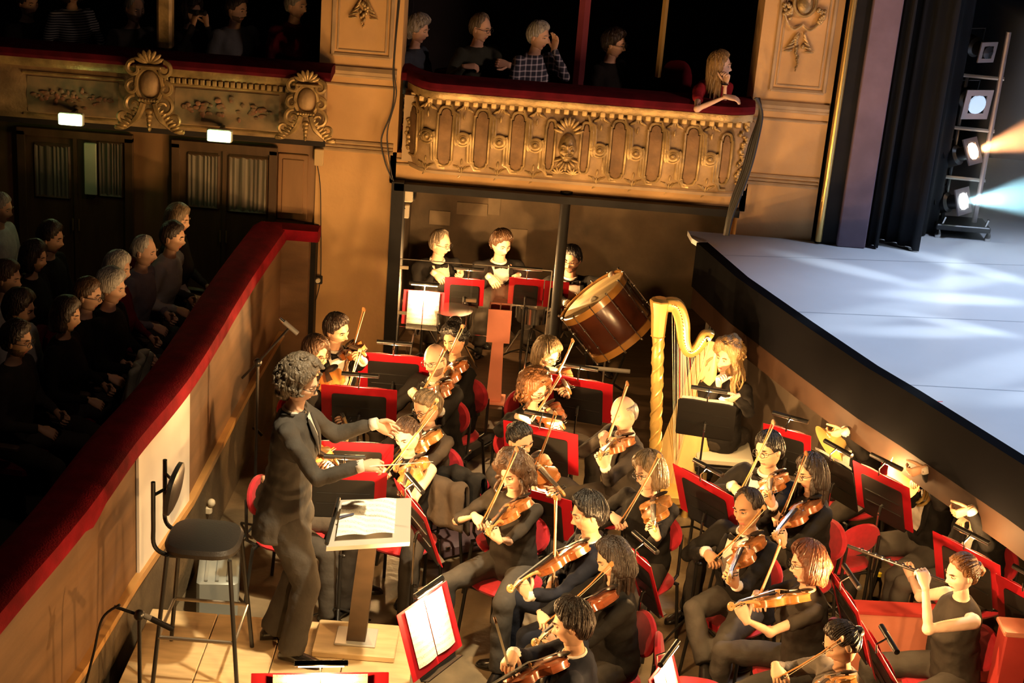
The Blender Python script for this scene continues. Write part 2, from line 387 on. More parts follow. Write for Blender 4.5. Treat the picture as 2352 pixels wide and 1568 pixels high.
# white painted panel hanging on the partition
a, b = onx(422, 1000, -2.04).y, onx(308, 1200, -2.12).y
rs = []
for y in (a, (a + b) / 2, b):
    x = -2.02 + (9.6 - y) * -.09
    rs.append([V((x + .004, y, .63)), V((x + .02, y, .63)), V((x + .02, y, 1.44)), V((x + .004, y, 1.44))])
o = MB().loft(rs).build('panel', whiteboard, wall_left, smooth=False); o['label'] = 'white painted panel on the brown partition'
# stalls floor, sloping a little
sf = MB(); sf.loft([[V((-8, y, AUD - .1)), V((-2.2, y, AUD - .1)), V((-2.2, y, AUD)), V((-8, y, AUD))] for y in (3.0, 13.0)])
struct(sf.build('floor_stalls', mat('dark_stalls_floor', (.02, .016, .014), .8), smooth=False), 'dark floor of the stalls')
# conductor podium
pd = thing('podium', 'pale wooden conductor podium carrying stool and score desk', 'podium', (-1.25, 8.1, 0))
c4 = [onz(560, 1405, POD), onz(785, 1420, POD)]
x0, x1, y0, y1 = -2.02, -0.42, 7.0, 8.62
for k in range(4):
    xa = x0 + (x1 - x0) * k / 4; xb = x0 + (x1 - x0) * (k + 1) / 4 - .006
    o = MB().bbox(((xa + xb) / 2 + 1.25, (y0 + y1) / 2 - 8.1, POD - .015), (xb - xa, y1 - y0, .03), .004).build('plank', lightwood, pd, smooth=False)
MB().box(((x0 + x1) / 2 + 1.25, (y0 + y1) / 2 - 8.1, POD / 2 - .016), (x1 - x0 - .06, y1 - y0 - .06, POD - .034)).build('base', brownwood, pd, smooth=False)
# ================================================================ PEOPLE
SKIN = {k: mat('skin_' + k, c, .5, var=.12, vscale=14, spec=.3) for k, c in dict(
    fair=(.72, .44, .30), warm=(.62, .36, .22), tan=(.46, .25, .14), brown=(.30, .16, .09), pale=(.78, .52, .38)).items()}
LIPS = mat('lips', (.50, .16, .12), .45); EYEW = mat('eye_white', (.62, .56, .50), .3); IRIS = mat('iris_dark', (.03, .02, .015), .2)
def hairmat(k):
    c = dict(black=(.012, .009, .008), dark=(.035, .02, .013), brown=(.085, .042, .02), auburn=(.16, .045, .015), grey=(.34, .31, .28), salt=(.19, .145, .10),
             blond=(.36, .22, .09), ash=(.24, .16, .085), white=(.52, .49, .45), ginger=(.22, .09, .03))[k]
    return mat('hair_' + k, c, .42, var=.55, vscale=55, stretch=(1, 1, .25), bump=.6, bscale=90, spec=.5)
def beardmat(h, sk):
    a, b = [x.node_tree.nodes['Principled BSDF'].inputs[0].default_value[:3] for x in (hairmat(h), SKIN[sk])]
    return mat('beard_%s_%s' % (h, sk), tuple(lerp(p, q, .30) for p, q in zip(a, b)), .7, var=.4, vscale=70, bump=.4, bscale=150)
def cloth(k):
    c = dict(black=(.011, .0095, .0085), charcoal=(.040, .033, .027), suit=(.070, .062, .054), navy=(.012, .014, .024), brown=(.07, .05, .035), grey=(.15, .13, .11),
             white=(.72, .66, .58), stripe=(.4, .38, .36), red=(.35, .02, .03), wine=(.14, .012, .025), blue=(.06, .075, .10), olive=(.05, .055, .04), pale=(.46, .44, .42), lilac=(.22, .20, .24))[k]
    if k == 'stripe':
        m = mat('cloth_stripe', c, .85)
        nt = m.node_tree; tc = nt.nodes.new('ShaderNodeTexCoord'); wv = nt.nodes.new('ShaderNodeTexWave'); wv.bands_direction = 'Z'; wv.inputs['Scale'].default_value = 16
        rp = nt.nodes.new('ShaderNodeValToRGB'); rp.color_ramp.elements[0].color = (.03, .03, .035, 1); rp.color_ramp.elements[1].color = (.55, .52, .5, 1)
        rp.color_ramp.elements[0].position = .45; rp.color_ramp.elements[1].position = .5
        nt.links.new(tc.outputs['Object'], wv.inputs[0]); nt.links.new(wv.outputs[0], rp.inputs[0]); nt.links.new(rp.outputs[0], nt.nodes['Principled BSDF'].inputs[0]); return m
    return mat('cloth_' + k, c, .85, var=.25, vscale=7, bump=.3, bscale=18, spec=.18)
def plaid():
    if 'cloth_plaid' in MATS: return MATS['cloth_plaid']
    m = mat('cloth_plaid', (.1, .1, .12), .85); nt = m.node_tree; tc = nt.nodes.new('ShaderNodeTexCoord'); prev = None
    for ax, sc in (('X', 7.0), ('Z', 7.0)):
        wv = nt.nodes.new('ShaderNodeTexWave'); wv.bands_direction = ax; wv.inputs['Scale'].default_value = sc
        rp = nt.nodes.new('ShaderNodeValToRGB'); rp.color_ramp.elements[0].position = .80; rp.color_ramp.elements[1].position = .9
        rp.color_ramp.elements[0].color = (.02, .022, .035, 1); rp.color_ramp.elements[1].color = (.38, .36, .40, 1)
        nt.links.new(tc.outputs['Object'], wv.inputs[0]); nt.links.new(wv.outputs[0], rp.inputs[0])
        if prev is None: prev = rp
        else:
            mx = nt.nodes.new('ShaderNodeMix'); mx.data_type = 'RGBA'; mx.blend_type = 'ADD'; mx.inputs[0].default_value = 1
            nt.links.new(prev.outputs[0], mx.inputs[6]); nt.links.new(rp.outputs[0], mx.inputs[7]); nt.links.new(mx.outputs[2], nt.nodes['Principled BSDF'].inputs[0])
    return m

def sstep(a, b, x):
    t = min(1, max(0, (x - a) / (b - a))); return t * t * (3 - 2 * t)
def g(x, s): return math.exp(-(x / s) ** 2)
def skull(th, ph, face=True, fem=False):
    x, y, z = math.sin(th) * math.cos(ph) * .076, math.cos(th) * math.cos(ph) * .097, math.sin(ph) * .120
    y -= .006
    if z < 0:
        k = -z / .120
        x *= 1 - (.34 if fem else .26) * k ** 1.6
        y = y * (1 - .08 * k) if y > 0 else y * (1 - .42 * k)
    if face and y > 0:
        y *= .95
        nz = .006 * g(z - .025, .018) + (.026 if not fem else .021) * g(z + .024, .019) * (1 if z > -.030 else sstep(-.044, -.030, z))
        y += nz * g(x, .0105 + .005 * g(z + .032, .012))
        y += .005 * g(abs(x) - .0135, .006) * g(z + .034, .007)
        ex = (abs(x) - .031)
        y -= .015 * g(ex, .016) * g(z - .009, .012)
        y += (.006 if not fem else .003) * g(z - .031, .008) * g(abs(x) - .028, .026)
        y += .007 * g(x, .022) * g(z + .060, .013) - .006 * g(z + .0625, .0028) * g(x, .022)
        y += .013 * g(x, .022) * g(z + .102, .015) - .005 * g(x, .03) * g(z + .082, .008)
        y += .005 * g(abs(x) - .046, .016) * g(z + .014, .014) - .006 * g(abs(x) - .043, .014) * g(z + .055, .020)
        x *= 1 + .06 * g(z + .012, .022) - .03 * g(z - .03, .015)
        if not fem: x *= 1 + .07 * g(z + .085, .022)
    return V((x, y, z))
def head_into(mb, mx, fem=False, beard=None, lo=False):
    """slots: 0 skin, 1 lips, 2 eye white, 3 iris, 4 hair"""
    nu, nv = (26, 22) if lo else (48, 52); k0 = len(mb.v)
    ths = [PI * (.5 * t + .5 * t ** 3) for t in [-1 + 2 * i / nu for i in range(nu)]]
    vs = [skull(0, -PI / 2, True, fem)]
    for j in range(1, nv):
        for t in ths: vs.append(skull(t, -PI / 2 + PI * j / nv, True, fem))
    vs.append(V((0, -.006, .12))); fs = []; ms = []
    for i in range(nu): fs.append((0, 1 + (i + 1) % nu, 1 + i)); ms.append(0)
    for j in range(nv - 2):
        for i in range(nu):
            a = 1 + j * nu + i; b = 1 + j * nu + (i + 1) % nu; q = (a, b, b + nu, a + nu); fs.append(q)
            c = (vs[a] + vs[b + nu]) / 2; mi = 0
            if c.y > 0:
                if abs(c.x) < .021 and -.073 < c.z < -.053: mi = 1
                if beard and ((c.z < -.040 - .25 * max(0, .060 - abs(c.x)) and abs(c.x) > .024) or c.z < -.076 or (-.054 < c.z < -.043 and abs(c.x) < .026)): mi = 4
                if beard == 'side' and mi == 4 and c.z > -.05: mi = 0
            ms.append(mi)
    e = len(vs) - 1
    for i in range(nu): fs.append((e, e - nu + i, e - nu + (i + 1) % nu)); ms.append(0)
    mb.v += [mx @ p for p in vs]; mb.f += [tuple(i + k0 for i in q) for q in fs]; mb.m += ms
    for s in (-1, 1):
        mb.ell((s * .031, .0640, .0085), (.0125, .0115, .0070), 10, 6, mx, 2)
        mb.ell((s * .031, .0735, .0085), (.0056, .0030, .0056), 8, 4, mx, 3)
        mb.ell((s * .031, .0645, .0145), (.0155, .0130, .0062), 10, 6, mx, 0)
        mb.ell((s * .031, .0630, .0015), (.0150, .0120, .0045), 10, 6, mx, 0)
        mb.tube([mx @ V((s * .018, .0735, .0105)), mx @ V((s * .031, .0772, .0118)), mx @ V((s * .044, .0700, .0100))], .0011, 4, 3)
        em = mx @ M.Translation((s * .076, -.010, -.006)) @ M.Rotation(s * R(18), 4, 'Z')
        mb.ell((0, 0, .004), (.008, .019, .030), 8, 6, em, 0); mb.ell((s * .006, .002, .004), (.004, .011, .019), 6, 4, em, 0)
HL = dict(short=(.080, .048, .0, -.075, .016, .005), side=(.082, .05, .0, -.075, .024, .007), thick=(.078, .045, -.01, -.085, .034, .010), wavy=(.084, .05, -.035, -.105, .042, .018), receding=(.106, .075, .01, -.07, .012, .004),
          bald=(.2, .2, .03, -.065, .009, .002), back=(.084, .058, .02, -.075, .010, .003), bob=(.078, .03, -.095, -.12, .028, .006),
          long=(.084, .045, -.10, -.125, .020, .005), curly=(.078, .035, -.075, -.11, .048, .020), wild=(.085, .04, -.11, -.125, .052, .026), bun=(.085, .06, .015, -.07, .012, .003), afro=(.082, .05, .0, -.07, .03, .012))
def hair_mesh(mx, style, seed=0, lo=False, length=.30, fem=False):
    mb = MB()
    f0, f1, f2, f3, T, na = HL[style]
    nu, nv = (22, 16) if lo else (40, 28)
    def zline(a): return lerp(f0, f1, sstep(.10, .32, a)) if a < .32 else (lerp(f1, f2, sstep(.32, .42, a)) if a < .42 else lerp(f2, f3, sstep(.50, .72, a)))
    def hpt(th, ph, extra=0.0):
        p = skull(th, ph, False); d = V((math.sin(th) * math.cos(ph), math.cos(th) * math.cos(ph), math.sin(ph)))
        a = abs(th) / PI; zl = zline(a)
        if style in ('bob', 'long', 'curly', 'wild') and p.z < 0:
            sd = sstep(.30, .40, a); p = p.lerp(V((math.sin(th) * .080, math.cos(th) * .098 - .006, p.z)), sd)
        k = sstep(zl - .010, zl + .022, p.z + .006 * noise.noise(V((th * 6, seed, 0))))
        if style == 'bald': k *= 1 - sstep(.045, .065, p.z)
        if style == 'receding' and p.z > .09 and a < .3: k *= .6
        nn = noise.noise(V((p.x, p.y, p.z * .7)) * (38 if style in ('curly', 'wild', 'afro', 'wavy') else 26) + V((seed * 3.1, 0, seed)))
        top = .35 * sstep(.02, .10, p.z)
        return p + d * (k * (T * (1 + top) + na * nn + extra) - (1 - k) * .010)
    vs = []
    for j in range(nv + 1):
        for i in range(nu): vs.append(hpt(-PI + 2 * PI * i / nu, -PI / 2 + PI * j / nv))
    fs = [(j * nu + i, j * nu + (i + 1) % nu, (j + 1) * nu + (i + 1) % nu, (j + 1) * nu + i) for j in range(nv) for i in range(nu)]
    mb.add(vs, fs, 0, mx)
    if not lo and style in ('short', 'side', 'bob', 'back', 'bun', 'receding', 'long', 'thick'):
        rc = random.Random(seed + 11)
        pole = V((0, -1, .25)).normalized() if style in ('back', 'bun') else V((.18 if style == 'side' else 0, -.30, .95)).normalized()
        for q in range(110):
            th = rc.uniform(-PI, PI); a = abs(th) / PI; z = max(-.115, min(.112, zline(a) + rc.uniform(.0, .05)))
            ph = math.asin(z / .120); s0 = V((math.sin(th) * math.cos(ph), math.cos(th) * math.cos(ph), math.sin(ph)))
            pts = []; u1 = rc.uniform(.55, .95); tw = rc.uniform(-.12, .12)
            for j in range(7):
                u = u1 * (1 - j / 6); d = s0.lerp(pole, u)
                if d.length < .05: d = pole
                d.normalize(); d = M.Rotation(tw * math.sin(u * 4), 3, 'Z') @ d
                pts.append(mx @ hpt(math.atan2(d.x, d.y), math.asin(max(-1, min(1, d.z))), .0015))
            rr = rc.uniform(.0035, .0065)
            mb.tube(pts, [rr * .6, rr, rr, rr, rr, rr * .8, rr * .2], 5)
    rnd = random.Random(seed)
    if style != 'bald':
        for s in (-1, 1):
            mb.tube([mx @ V((s * .014, .0895, .029)), mx @ V((s * .031, .0875, .035)), mx @ V((s * .048, .075, .030))], [.0024, .0040, .0018], 5)
    inv = mx.to_3x3().inverted(); down = (inv @ V((0, 0, -1))).normalized()
    def lock(root, out, L, r, wav):
        pts = []; rr = []; ph = rnd.random() * 6
        for k in range(8):
            t = k / 7
            p = root + out * (.035 * math.sin(min(1, t * 2) * PI / 2)) + down * (L * t ** 1.15) + V((math.sin(ph + t * wav), math.cos(ph * 2 + t * wav), 0)) * (.010 * t * (1 + wav * .12))
            pts.append(mx @ p); rr.append(r * (1 - .75 * t ** 2) + .0008)
        mb.tube(pts, rr, 5)
    if style in ('long', 'wild', 'curly') and not lo:
        n = dict(long=46, wild=90, curly=34)[style]
        for k in range(n):
            a = lerp(.36, 1.0, (k + .5) / n) * (1 if k % 2 else -1) * PI
            zz = rnd.uniform(-.09, .04)
            root = V((math.sin(a) * .083, math.cos(a) * .100 - .006, zz)); out = V((math.sin(a), math.cos(a), 0))
            if style == 'long': lock(root - out * .012, out * .5, length * rnd.uniform(.8, 1.05), .014, 2)
            elif style == 'wild': lock(root, out * rnd.uniform(.8, 2.0), length * rnd.uniform(.5, 1.0), .012, 9)
            else: lock(root + V((0, 0, .03)), out * 1.0, .09 * rnd.uniform(.6, 1.2), .014, 6)
    if style in ('curly', 'wild', 'thick', 'afro', 'wavy') and not lo:
        for k in range({'thick': 46, 'wavy': 130}.get(style, 60)):
            th = rnd.uniform(-PI, PI); ph = rnd.uniform(-.5 if style == 'wavy' else .15, 1.4); p = skull(th, ph, False)
            a = abs(th) / PI
            if p.z < lerp(.085, -.06 if style == 'wavy' else .0, sstep(.2, .5, a)): continue
            d = p.normalized(); tdir = d.orthogonal().normalized(); b = d.cross(tdir); rr = rnd.uniform(.012, .022); a0 = rnd.random() * 6
            mb.tube([mx @ (p + d * (T * 1.15 + .004 * math.sin(t * 3)) + (tdir * math.cos(a0 + t) + b * math.sin(a0 + t)) * rr) for t in [0, .7, 1.4, 2.1, 2.8, 3.5]], [.004, .008, .009, .009, .007, .002], 5)
    if style == 'bun': mb.ell((0, -.115, .02), (.036, .032, .034), 12, 8, mx)
    if style == 'afro': mb.ell((0, -.055, .135), (.058, .056, .048), 14, 10, mx)
    return mb
def ponytail(mx, L=.2, r=.022):
    mb = MB(); dn = (mx.to_3x3().inverted() @ V((0, 0, -1))).normalized()
    mb.tube([mx @ V((0, -.085, .02)), mx @ (V((0, -.125, .03))), mx @ (V((0, -.145, .0)) + dn * L * .3), mx @ (V((0, -.135, .0)) + dn * L * .7), mx @ (V((0, -.12, 0)) + dn * L)], [r * .6, r * .9, r * 1.15, r, .004], 8)
    return mb
def glasses_mesh(mx, r=.019):
    mb = MB()
    for s in (-1, 1):
        mb.tube([mx @ V((s * .032 + r * 1.12 * math.cos(q), .098 - abs(math.cos(q) * s * .003), .006 + r * .85 * math.sin(q))) for q in [2 * PI * k / 12 for k in range(13)]], .0022, 5)
        mb.tube([mx @ V((s * .053, .094, .010)), mx @ V((s * .077, .06, .012)), mx @ V((s * .083, -.005, .010))], .0022, 5)
    mb.tube([mx @ V((-.012, .100, .010)), mx @ V((0, .104, .013)), mx @ V((.012, .100, .010))], .002, 5)
    return mb

def hand_into(mb, wrist, d, pn, curl=.5, side=1, m=0, k=1.0):
    """wrist point, finger direction d, palm normal pn (the side the fingers curl to)"""
    d = d.normalized(); pn = (pn - d * pn.dot(d)).normalized(); x = d.cross(pn) * side
    mx = frame(wrist, x, d, -pn)      # x = thumb side, y = along, z = back of hand
    def el(y, w, t, z=0, cx=0): return [mx @ (V((cx + w * math.cos(q), y, z + t * math.sin(q))) * k) for q in [2 * PI * i / 10 for i in range(10)]]
    mb.loft([el(-.025, .025, .020), el(.0, .027, .019), el(.03, .037, .018), el(.065, .042, .016), el(.088, .040, .013), el(.096, .03, .008)], m)
    for i, (fx, L) in enumerate(((.030, .072), (.010, .080), (-.011, .075), (-.030, .058))):
        p = V((fx, .085, .0)); a = R(8); pts = [V((fx, .06, 0)), p]; rr = [.010, .0098]
        for sgm, q in ((.45, .9), (.32, 1.15), (.23, .7)):
            a += curl * q * (1 + .06 * i); p = p + V((0, math.cos(a), -math.sin(a))) * L * sgm; pts.append(p)
        rr += [.0088, .0078, .0058]
        mb.tube([mx @ (q * k) for q in pts], [q * k for q in rr], 6, m)
    a = .5 + curl * .25
    t0 = V((.026, .022, -.006)); t1 = t0 + V((math.sin(a) * .034, math.cos(a) * .030, -.010 - .012 * curl)); t2 = t1 + V((math.sin(a - .3) * .018, .026, -.010 - .016 * curl)); t3 = t2 + V((.002, .020, -.008 - .012 * curl))
    mb.tube([mx @ (q * k) for q in (t0 - V((.01, .01, 0)), t0, t1, t2, t3)], [q * k for q in (.010, .013, .0115, .010, .006)], 6, m)

def ik(s, t, l1, l2, hint):
    d = t - s; L = d.length
    if L > (l1 + l2) * .995:
        k = L / ((l1 + l2) * .995); l1 *= k; l2 *= k
    a = (l1 * l1 - l2 * l2 + L * L) / (2 * L); h = math.sqrt(max(0, l1 * l1 - a * a)); u = d / L
    n = hint - u * hint.dot(u)
    n = n.normalized() if n.length > 1e-6 else u.orthogonal().normalized()
    return s + u * a + n * h
def yawv(a): return V((math.cos(R(a)), math.sin(R(a)), 0))

def person(label, head, yaw, hyaw=None, hpitch=8, hroll=0, floor=0.0, stand=False, lean=.05, sex='m', skin='warm', hair=('short', 'dark'), top='tux', topcol='black', sleeves='long',
           bottom='trousers', botcol=None, rh=None, lh=None, rhd=None, lhd=None, rcurl=.6, lcurl=.8, glasses=False, beard=None, lo=False, knee=None, group=None, k=1.0,
           seath=.47, rel=None, lel=None, tail=None, legs=True, spread=.13, feet=None, hlen=.3, seed=None, name='person', cross=False, hk=1.0, pelvis=None):
    seed = seed if seed is not None else (int(head.x * 97 + head.y * 53) % 91)
    fem = sex == 'f'; hyaw = yaw if hyaw is None else hyaw
    F = yawv(yaw); RT = V((F.y, -F.x, 0)); U = V((0, 0, 1)); lf = -RT
    hf = yawv(hyaw); hq = M.Rotation(R(hyaw - 90), 4, 'Z') @ M.Rotation(R(-hpitch), 4, 'X') @ M.Rotation(R(hroll), 4, 'Y')
    hs = (.95 if fem else 1.0) * k * hk
    hmx = M.Translation(head) @ hq @ M.Scale(hs, 4)
    N = head + V((0, 0, -.165 * k)) - hf * .018 * k - F * .012
    hipz = (floor + (.93 * k if stand else seath + .085))
    P = V((N.x, N.y, hipz)) - F * lean if pelvis is None else pelvis
    sh = (.165 if fem else .19) * k; W = (.86 if fem else 1.0) * k
    spine = (N - P); sd = spine.normalized()
    fw = (F - sd * F.dot(sd)).normalized()
    S = {1: N - sd * .055 * k + RT * sh, -1: N - sd * .055 * k - RT * sh}
    def ring(t, w, d, off=0, n=16):
        c = P + spine * t + fw * off
        return [c + RT * (w * W * math.copysign(abs(math.cos(q)) ** .85, math.cos(q))) + fw * (d * k * math.copysign(abs(math.sin(q)) ** .9, math.sin(q))) for q in [2 * PI * i / n for i in range(n)]]
    def torso(mb, o, t0=-.2, neck=True):
        b = .035 if fem else .008
        rs = [(-.2, .155, .115, 0), (0, .185, .130, 0), (.2, .165 if fem else .172, .120, .0), (.40, .155 if fem else .170, .115, .005), (.62, .172, .118 + b * .5, .012 + b * .6), (.78, .178, .108, .008), (.90, .162, .085, -.004), (.97, .105, .066, -.008), (1.02, .062, .056, 0)]
        mb.loft([ring(t, w_ + o, d_ + o, of) for t, w_, d_, of in rs if t >= t0])
    # arms
    L1, L2 = .285 * k, .255 * k
    arms = {}
    for s, tgt, hd, el in ((1, rh, rhd, rel), (-1, lh, lhd, lel)):
        if tgt is None:
            tgt = (P + F * .34 + RT * s * .10 + U * .13) if not stand else (S[s] - U * .52 + F * .08)
        hd = hd.normalized() if hd is not None else (F * .8 - U * .4 - RT * s * .3).normalized()
        wr = tgt - hd * .085 * k
        e = ik(S[s], wr, L1, L2, el if el is not None else (RT * s * .55 - U * 1.0 - F * .25))
        arms[s] = (S[s], e, wr, hd)
    def armtube(mb, s, o, upto=2.0, taper=True):
        a, e, wr, hd = arms[s]; q = .043 if fem else .050
        pts = [a - RT * s * .05 * k, a, a.lerp(e, .33), a.lerp(e, .7), e, e.lerp(wr, .3), e.lerp(wr, .7), wr]
        rr = [q * .9, q, q * .92, q * .8, q * .76, q * .72, q * .58, q * .50]
        cut = 8 if upto >= 2 else (5 if upto >= 1 else 4)
        if 0 < upto < 1: pts = pts[:3] + [a.lerp(e, upto)]; rr = rr[:3] + [rr[3]]
        else: pts, rr = pts[:cut], rr[:cut]
        mb.tube(pts, [r * k + o for r in rr], 10)
        mb.ell(a - RT * s * .012 * k, (q * k + o + .004,) * 3, 10, 8)
        if upto >= 1.5: mb.ell(e, (.041 * k + o,) * 3, 8, 6)
    sleeve_o = {'long': .010, 'elbow': .007, 'short': .008, 'none': 0}[sleeves]; upto = {'long': 2.0, 'elbow': 1.0, 'short': .62, 'none': 0}[sleeves]
    body = MB()
    base = MB()
    torso(base, -.006, .35); base.tube([N - sd * .03, N + U * .03, head - V((0, 0, .075 * k)) - hf * .012], [.060 * W, .053 * W, .050 * W], 12)
    for s in (1, -1): armtube(base, s, {'long': -.012, 'elbow': -.008, 'short': -.005, 'none': 0}[sleeves])
    vox = .020 if lo else .011
    bm_ = remesh(base, vox, 3)
    body.add([v.co.copy() for v in bm_.vertices], [tuple(p.vertices) for p in bm_.polygons], 0); bpy.data.meshes.remove(bm_)
    head_into(body, hmx, fem, beard, lo)
    for s in (1, -1):
        a, e, wr, hd = arms[s]
        pn = (RT * -s * .5 - U * .8) if s == 1 else (RT * .8 + U * .2)
        hand_into(body, wr, hd, pn, rcurl if s == 1 else lcurl, 1 if s == 1 else -1, k=k * (.92 if fem else 1))
    # hips, legs
    legpts = {}
    for i, s in enumerate((1, -1)):
        hp = P + RT * s * .085 * k - U * .01
        if stand:
            ft = P * 1; ft = V((P.x, P.y, floor)) + RT * s * (.10 if spread is None else spread) + F * (.06 * s if feet is None else feet * s)
            kn = ik(hp, ft + U * .09, .44 * k, .42 * k, F)
            fd = (F + RT * s * .25).normalized()
        else:
            kd = (F * .44 + RT * s * spread).normalized()
            kn = V((hp.x, hp.y, floor + seath + .035)) + kd * .44 * k
            if knee and knee.get(s) is not None: kn = knee[s]
            fo = (feet or {}).get(s, 0.02) if isinstance(feet, dict) else (.02 if feet is None else feet)
            ft = V((kn.x, kn.y, floor)) + F * fo + RT * s * .02
            fd = (F + RT * s * .3).normalized()
            if cross and s == 1:
                kn = kn + RT * -.16 + U * .10; ft = kn - U * .30 + F * .10 - RT * .22; fd = (F * .7 - RT * .7 - U * .1).normalized()
        legpts[s] = (hp, kn, ft, fd)
    clothes = []
    botcol = botcol or (topcol if topcol in ('suit', 'navy') else 'charcoal')
    def child(me_or_mb, nm, mt, parent):
        if isinstance(me_or_mb, MB): return me_or_mb.build(nm, mt, parent, ang=180)
        if isinstance(mt, (list, tuple)):
            for q in mt: me_or_mb.materials.append(q)
        else: me_or_mb.materials.append(mt)
        return obj(nm, me_or_mb, parent)
    hc = hairmat(hair[1])
    root = obj(name, body.mesh('person', [SKIN[skin], LIPS, EYEW, IRIS, beardmat(hair[1], skin)], True, 180))
    tag(root, label, 'person', group)
    cv = .026 if lo else .015
    tm = plaid() if topcol == 'plaid' else cloth(topcol)
    mb = MB(); torso(mb, .012)
    if upto > 0:
        for s in (1, -1): armtube(mb, s, sleeve_o, upto)
    if top in ('tux', 'suit'):      # jacket skirt
        mb.loft([ring(.12, .185, .135, -.01), ring(-.12, .20, .150, -.02), ring(-.26, .20, .15, -.03)])
    nm = {'tux': 'jacket', 'suit': 'jacket', 'top': 'blouse', 'shirt': 'shirt', 'sweater': 'sweater'}[top]
    child(remesh(mb, cv, 2, .011 if not lo else .006, 9, seed), nm, tm, root)
    if top in ('tux', 'suit'):
        wm = cloth('white'); mb = MB()
        wid = .085 if top == 'tux' else .035
        t_lo = .35 if top == 'tux' else .66
        nseg = 12
        def prof(t):
            pts = [(.2, .172, .120, .0), (.40, .170, .115, .005), (.62, .172, .122, .012), (.78, .178, .108, .008), (.90, .162, .085, -.004), (.985, .10, .066, -.008)]
            for (a, wa, da, oa), (b, wb, db, ob) in zip(pts, pts[1:]):
                if t <= b: q = max(0, (t - a) / (b - a)); return lerp(wa, wb, q), lerp(da, db, q), lerp(oa, ob, q)
            return pts[-1][1:]
        def surf(t, xw, off):
            w_, d_, o_ = prof(t); w_ = (w_ + .012 + off) * W; d_ = (d_ + .012 + off) * k
            c_ = max(-1, min(1, xw / w_)); cc = abs(c_) ** (1 / .85); sn = math.sqrt(max(0, 1 - cc * cc)) ** .9
            return P + spine * t + fw * (o_ + d_ * sn) + RT * xw
        mb.grid(lambda u, v: surf(lerp(t_lo, .985, u), (v - .5) * 2 * wid * W * math.sin(min(1, .12 + u * 1.15) * PI * .62) ** .8, .010), nseg, 8)
        mb.tube([N + (RT * math.cos(q) * .062 + F * math.sin(q) * .060) * W + U * (.006 - .012 * math.sin(q)) for q in [2 * PI * i / 16 for i in range(17)]], .011 if top == 'tux' else .008, 6, flat=1.4)
        child(mb, 'shirt_front', wm, root)
        for s in (-1, 1):
            lp = MB()
            edge = [surf(lerp(t_lo - .05, .96, u / 8), s * (wid * W * math.sin(min(1, .12 + u / 8 * 1.15) * PI * .62) ** .8 + .014), .016) for u in range(9)]
            lp.tube(edge, [.006, .014, .02, .024, .028, .030, .028, .022, .014], 6, flat=.35, up=fw)
            child(lp, 'lapel', tm, root)
        if top == 'tux':
            bt = MB(); c = surf(.955, 0, .022) + U * .012
            for s in (-1, 1):
                bt.loft([[c + RT * s * x + U * z_ + fw * y_ for z_, y_ in ((hh, .0), (hh * .5, .010), (-hh * .5, .010), (-hh, 0), (0, -.006))] for x, hh in ((.004, .010), (.03, .017), (.055, .024), (.060, .020))])
            bt.ell(c + fw * .008, (.012, .010, .012), 8, 6)
            child(bt, 'bow_tie', cloth('black'), root)
    if sleeves == 'long' and top in ('tux', 'suit'):
        for s in (1, -1):
            a, e, wr, hd = arms[s]; dd = (wr - e).normalized()
            child(MB().tube([wr - dd * .03, wr + dd * .012], [.036 * k, .034 * k], 12), 'cuff', cloth('white'), root)
    if legs:
        mb = MB()
        mb.ell(P - U * .02, (.165 * W, .165 * W, .125 * k), 14, 10)
        if bottom == 'skirt':
            kc = (legpts[1][1] + legpts[-1][1]) / 2
            if stand: mb.loft([ring(.1, .17, .125), ring(-.3, .20, .16), [V((P.x, P.y, floor + .25)) + RT * math.cos(q) * .26 + F * math.sin(q) * .24 for q in [2 * PI * i / 16 for i in range(16)]]])
            else:
                mb.loft([[c + RT * math.cos(q) * wd + (U * math.sin(q)) * ht for q in [2 * PI * i / 16 for i in range(16)]] for c, wd, ht in ((P, .19, .12), (P.lerp(kc, .5), .21, .11), (kc - F * .02, .22, .09))])
                ac = V((kc.x, kc.y, floor + .22)) + F * .03
                mb.loft([[c + RT * math.cos(q) * wd + F * math.sin(q) * dp for q in [2 * PI * i / 16 for i in range(16)]] for c, wd, dp in ((kc + U * .02 - F * .06, .21, .10), (kc - U * .15 - F * .03, .22, .11), (ac, .25, .15))])
        else:
            for s in (1, -1):
                hp, kn, ft, fd = legpts[s]; an = ft + U * .07
                mb.tube([hp, hp.lerp(kn, .3), hp.lerp(kn, .75), kn, kn.lerp(an, .3), kn.lerp(an, .7), an], [q * (1.22 if stand else 1) for q in (.095 * W, .096 * W, .078 * k, .068 * k, .066 * k, .064 * k, .066 * k)], 12)
                mb.ell(kn, (.068 * k,) * 3, 10, 8)
        child(remesh(mb, cv, 2, .009, 7, seed + 5), 'skirt' if bottom == 'skirt' else 'trousers', cloth(botcol), root)
        shm = mat('polished_shoe', (.012, .010, .009), .22, spec=.7)
        for s in (1, -1):
            hp, kn, ft, fd = legpts[s]; r_ = V((fd.y, -fd.x, 0)); ub = U
            z0 = ft
            def srg(y, w_, h_): return [z0 + fd * y + r_ * (w_ * math.cos(q)) + U * max(.0, (h_ * (.5 + .5 * math.sin(q)))) for q in [2 * PI * i / 10 for i in range(10)]]
            b2 = MB(); b2.loft([srg(-.075, .020, .05), srg(-.055, .036, .085), srg(0, .036, .10), srg(.06, .042, .07), srg(.13, .045, .05), srg(.175, .034, .038), srg(.195, .012, .02)])
            child(b2, 'shoe', shm, root)
    child(hair_mesh(hmx, hair[0], seed, lo, hlen, fem), 'hair', hc, root)
    if tail: child(ponytail(hmx, tail), 'ponytail', hc, root)
    if glasses: child(glasses_mesh(hmx), 'glasses', blackmetal, root)
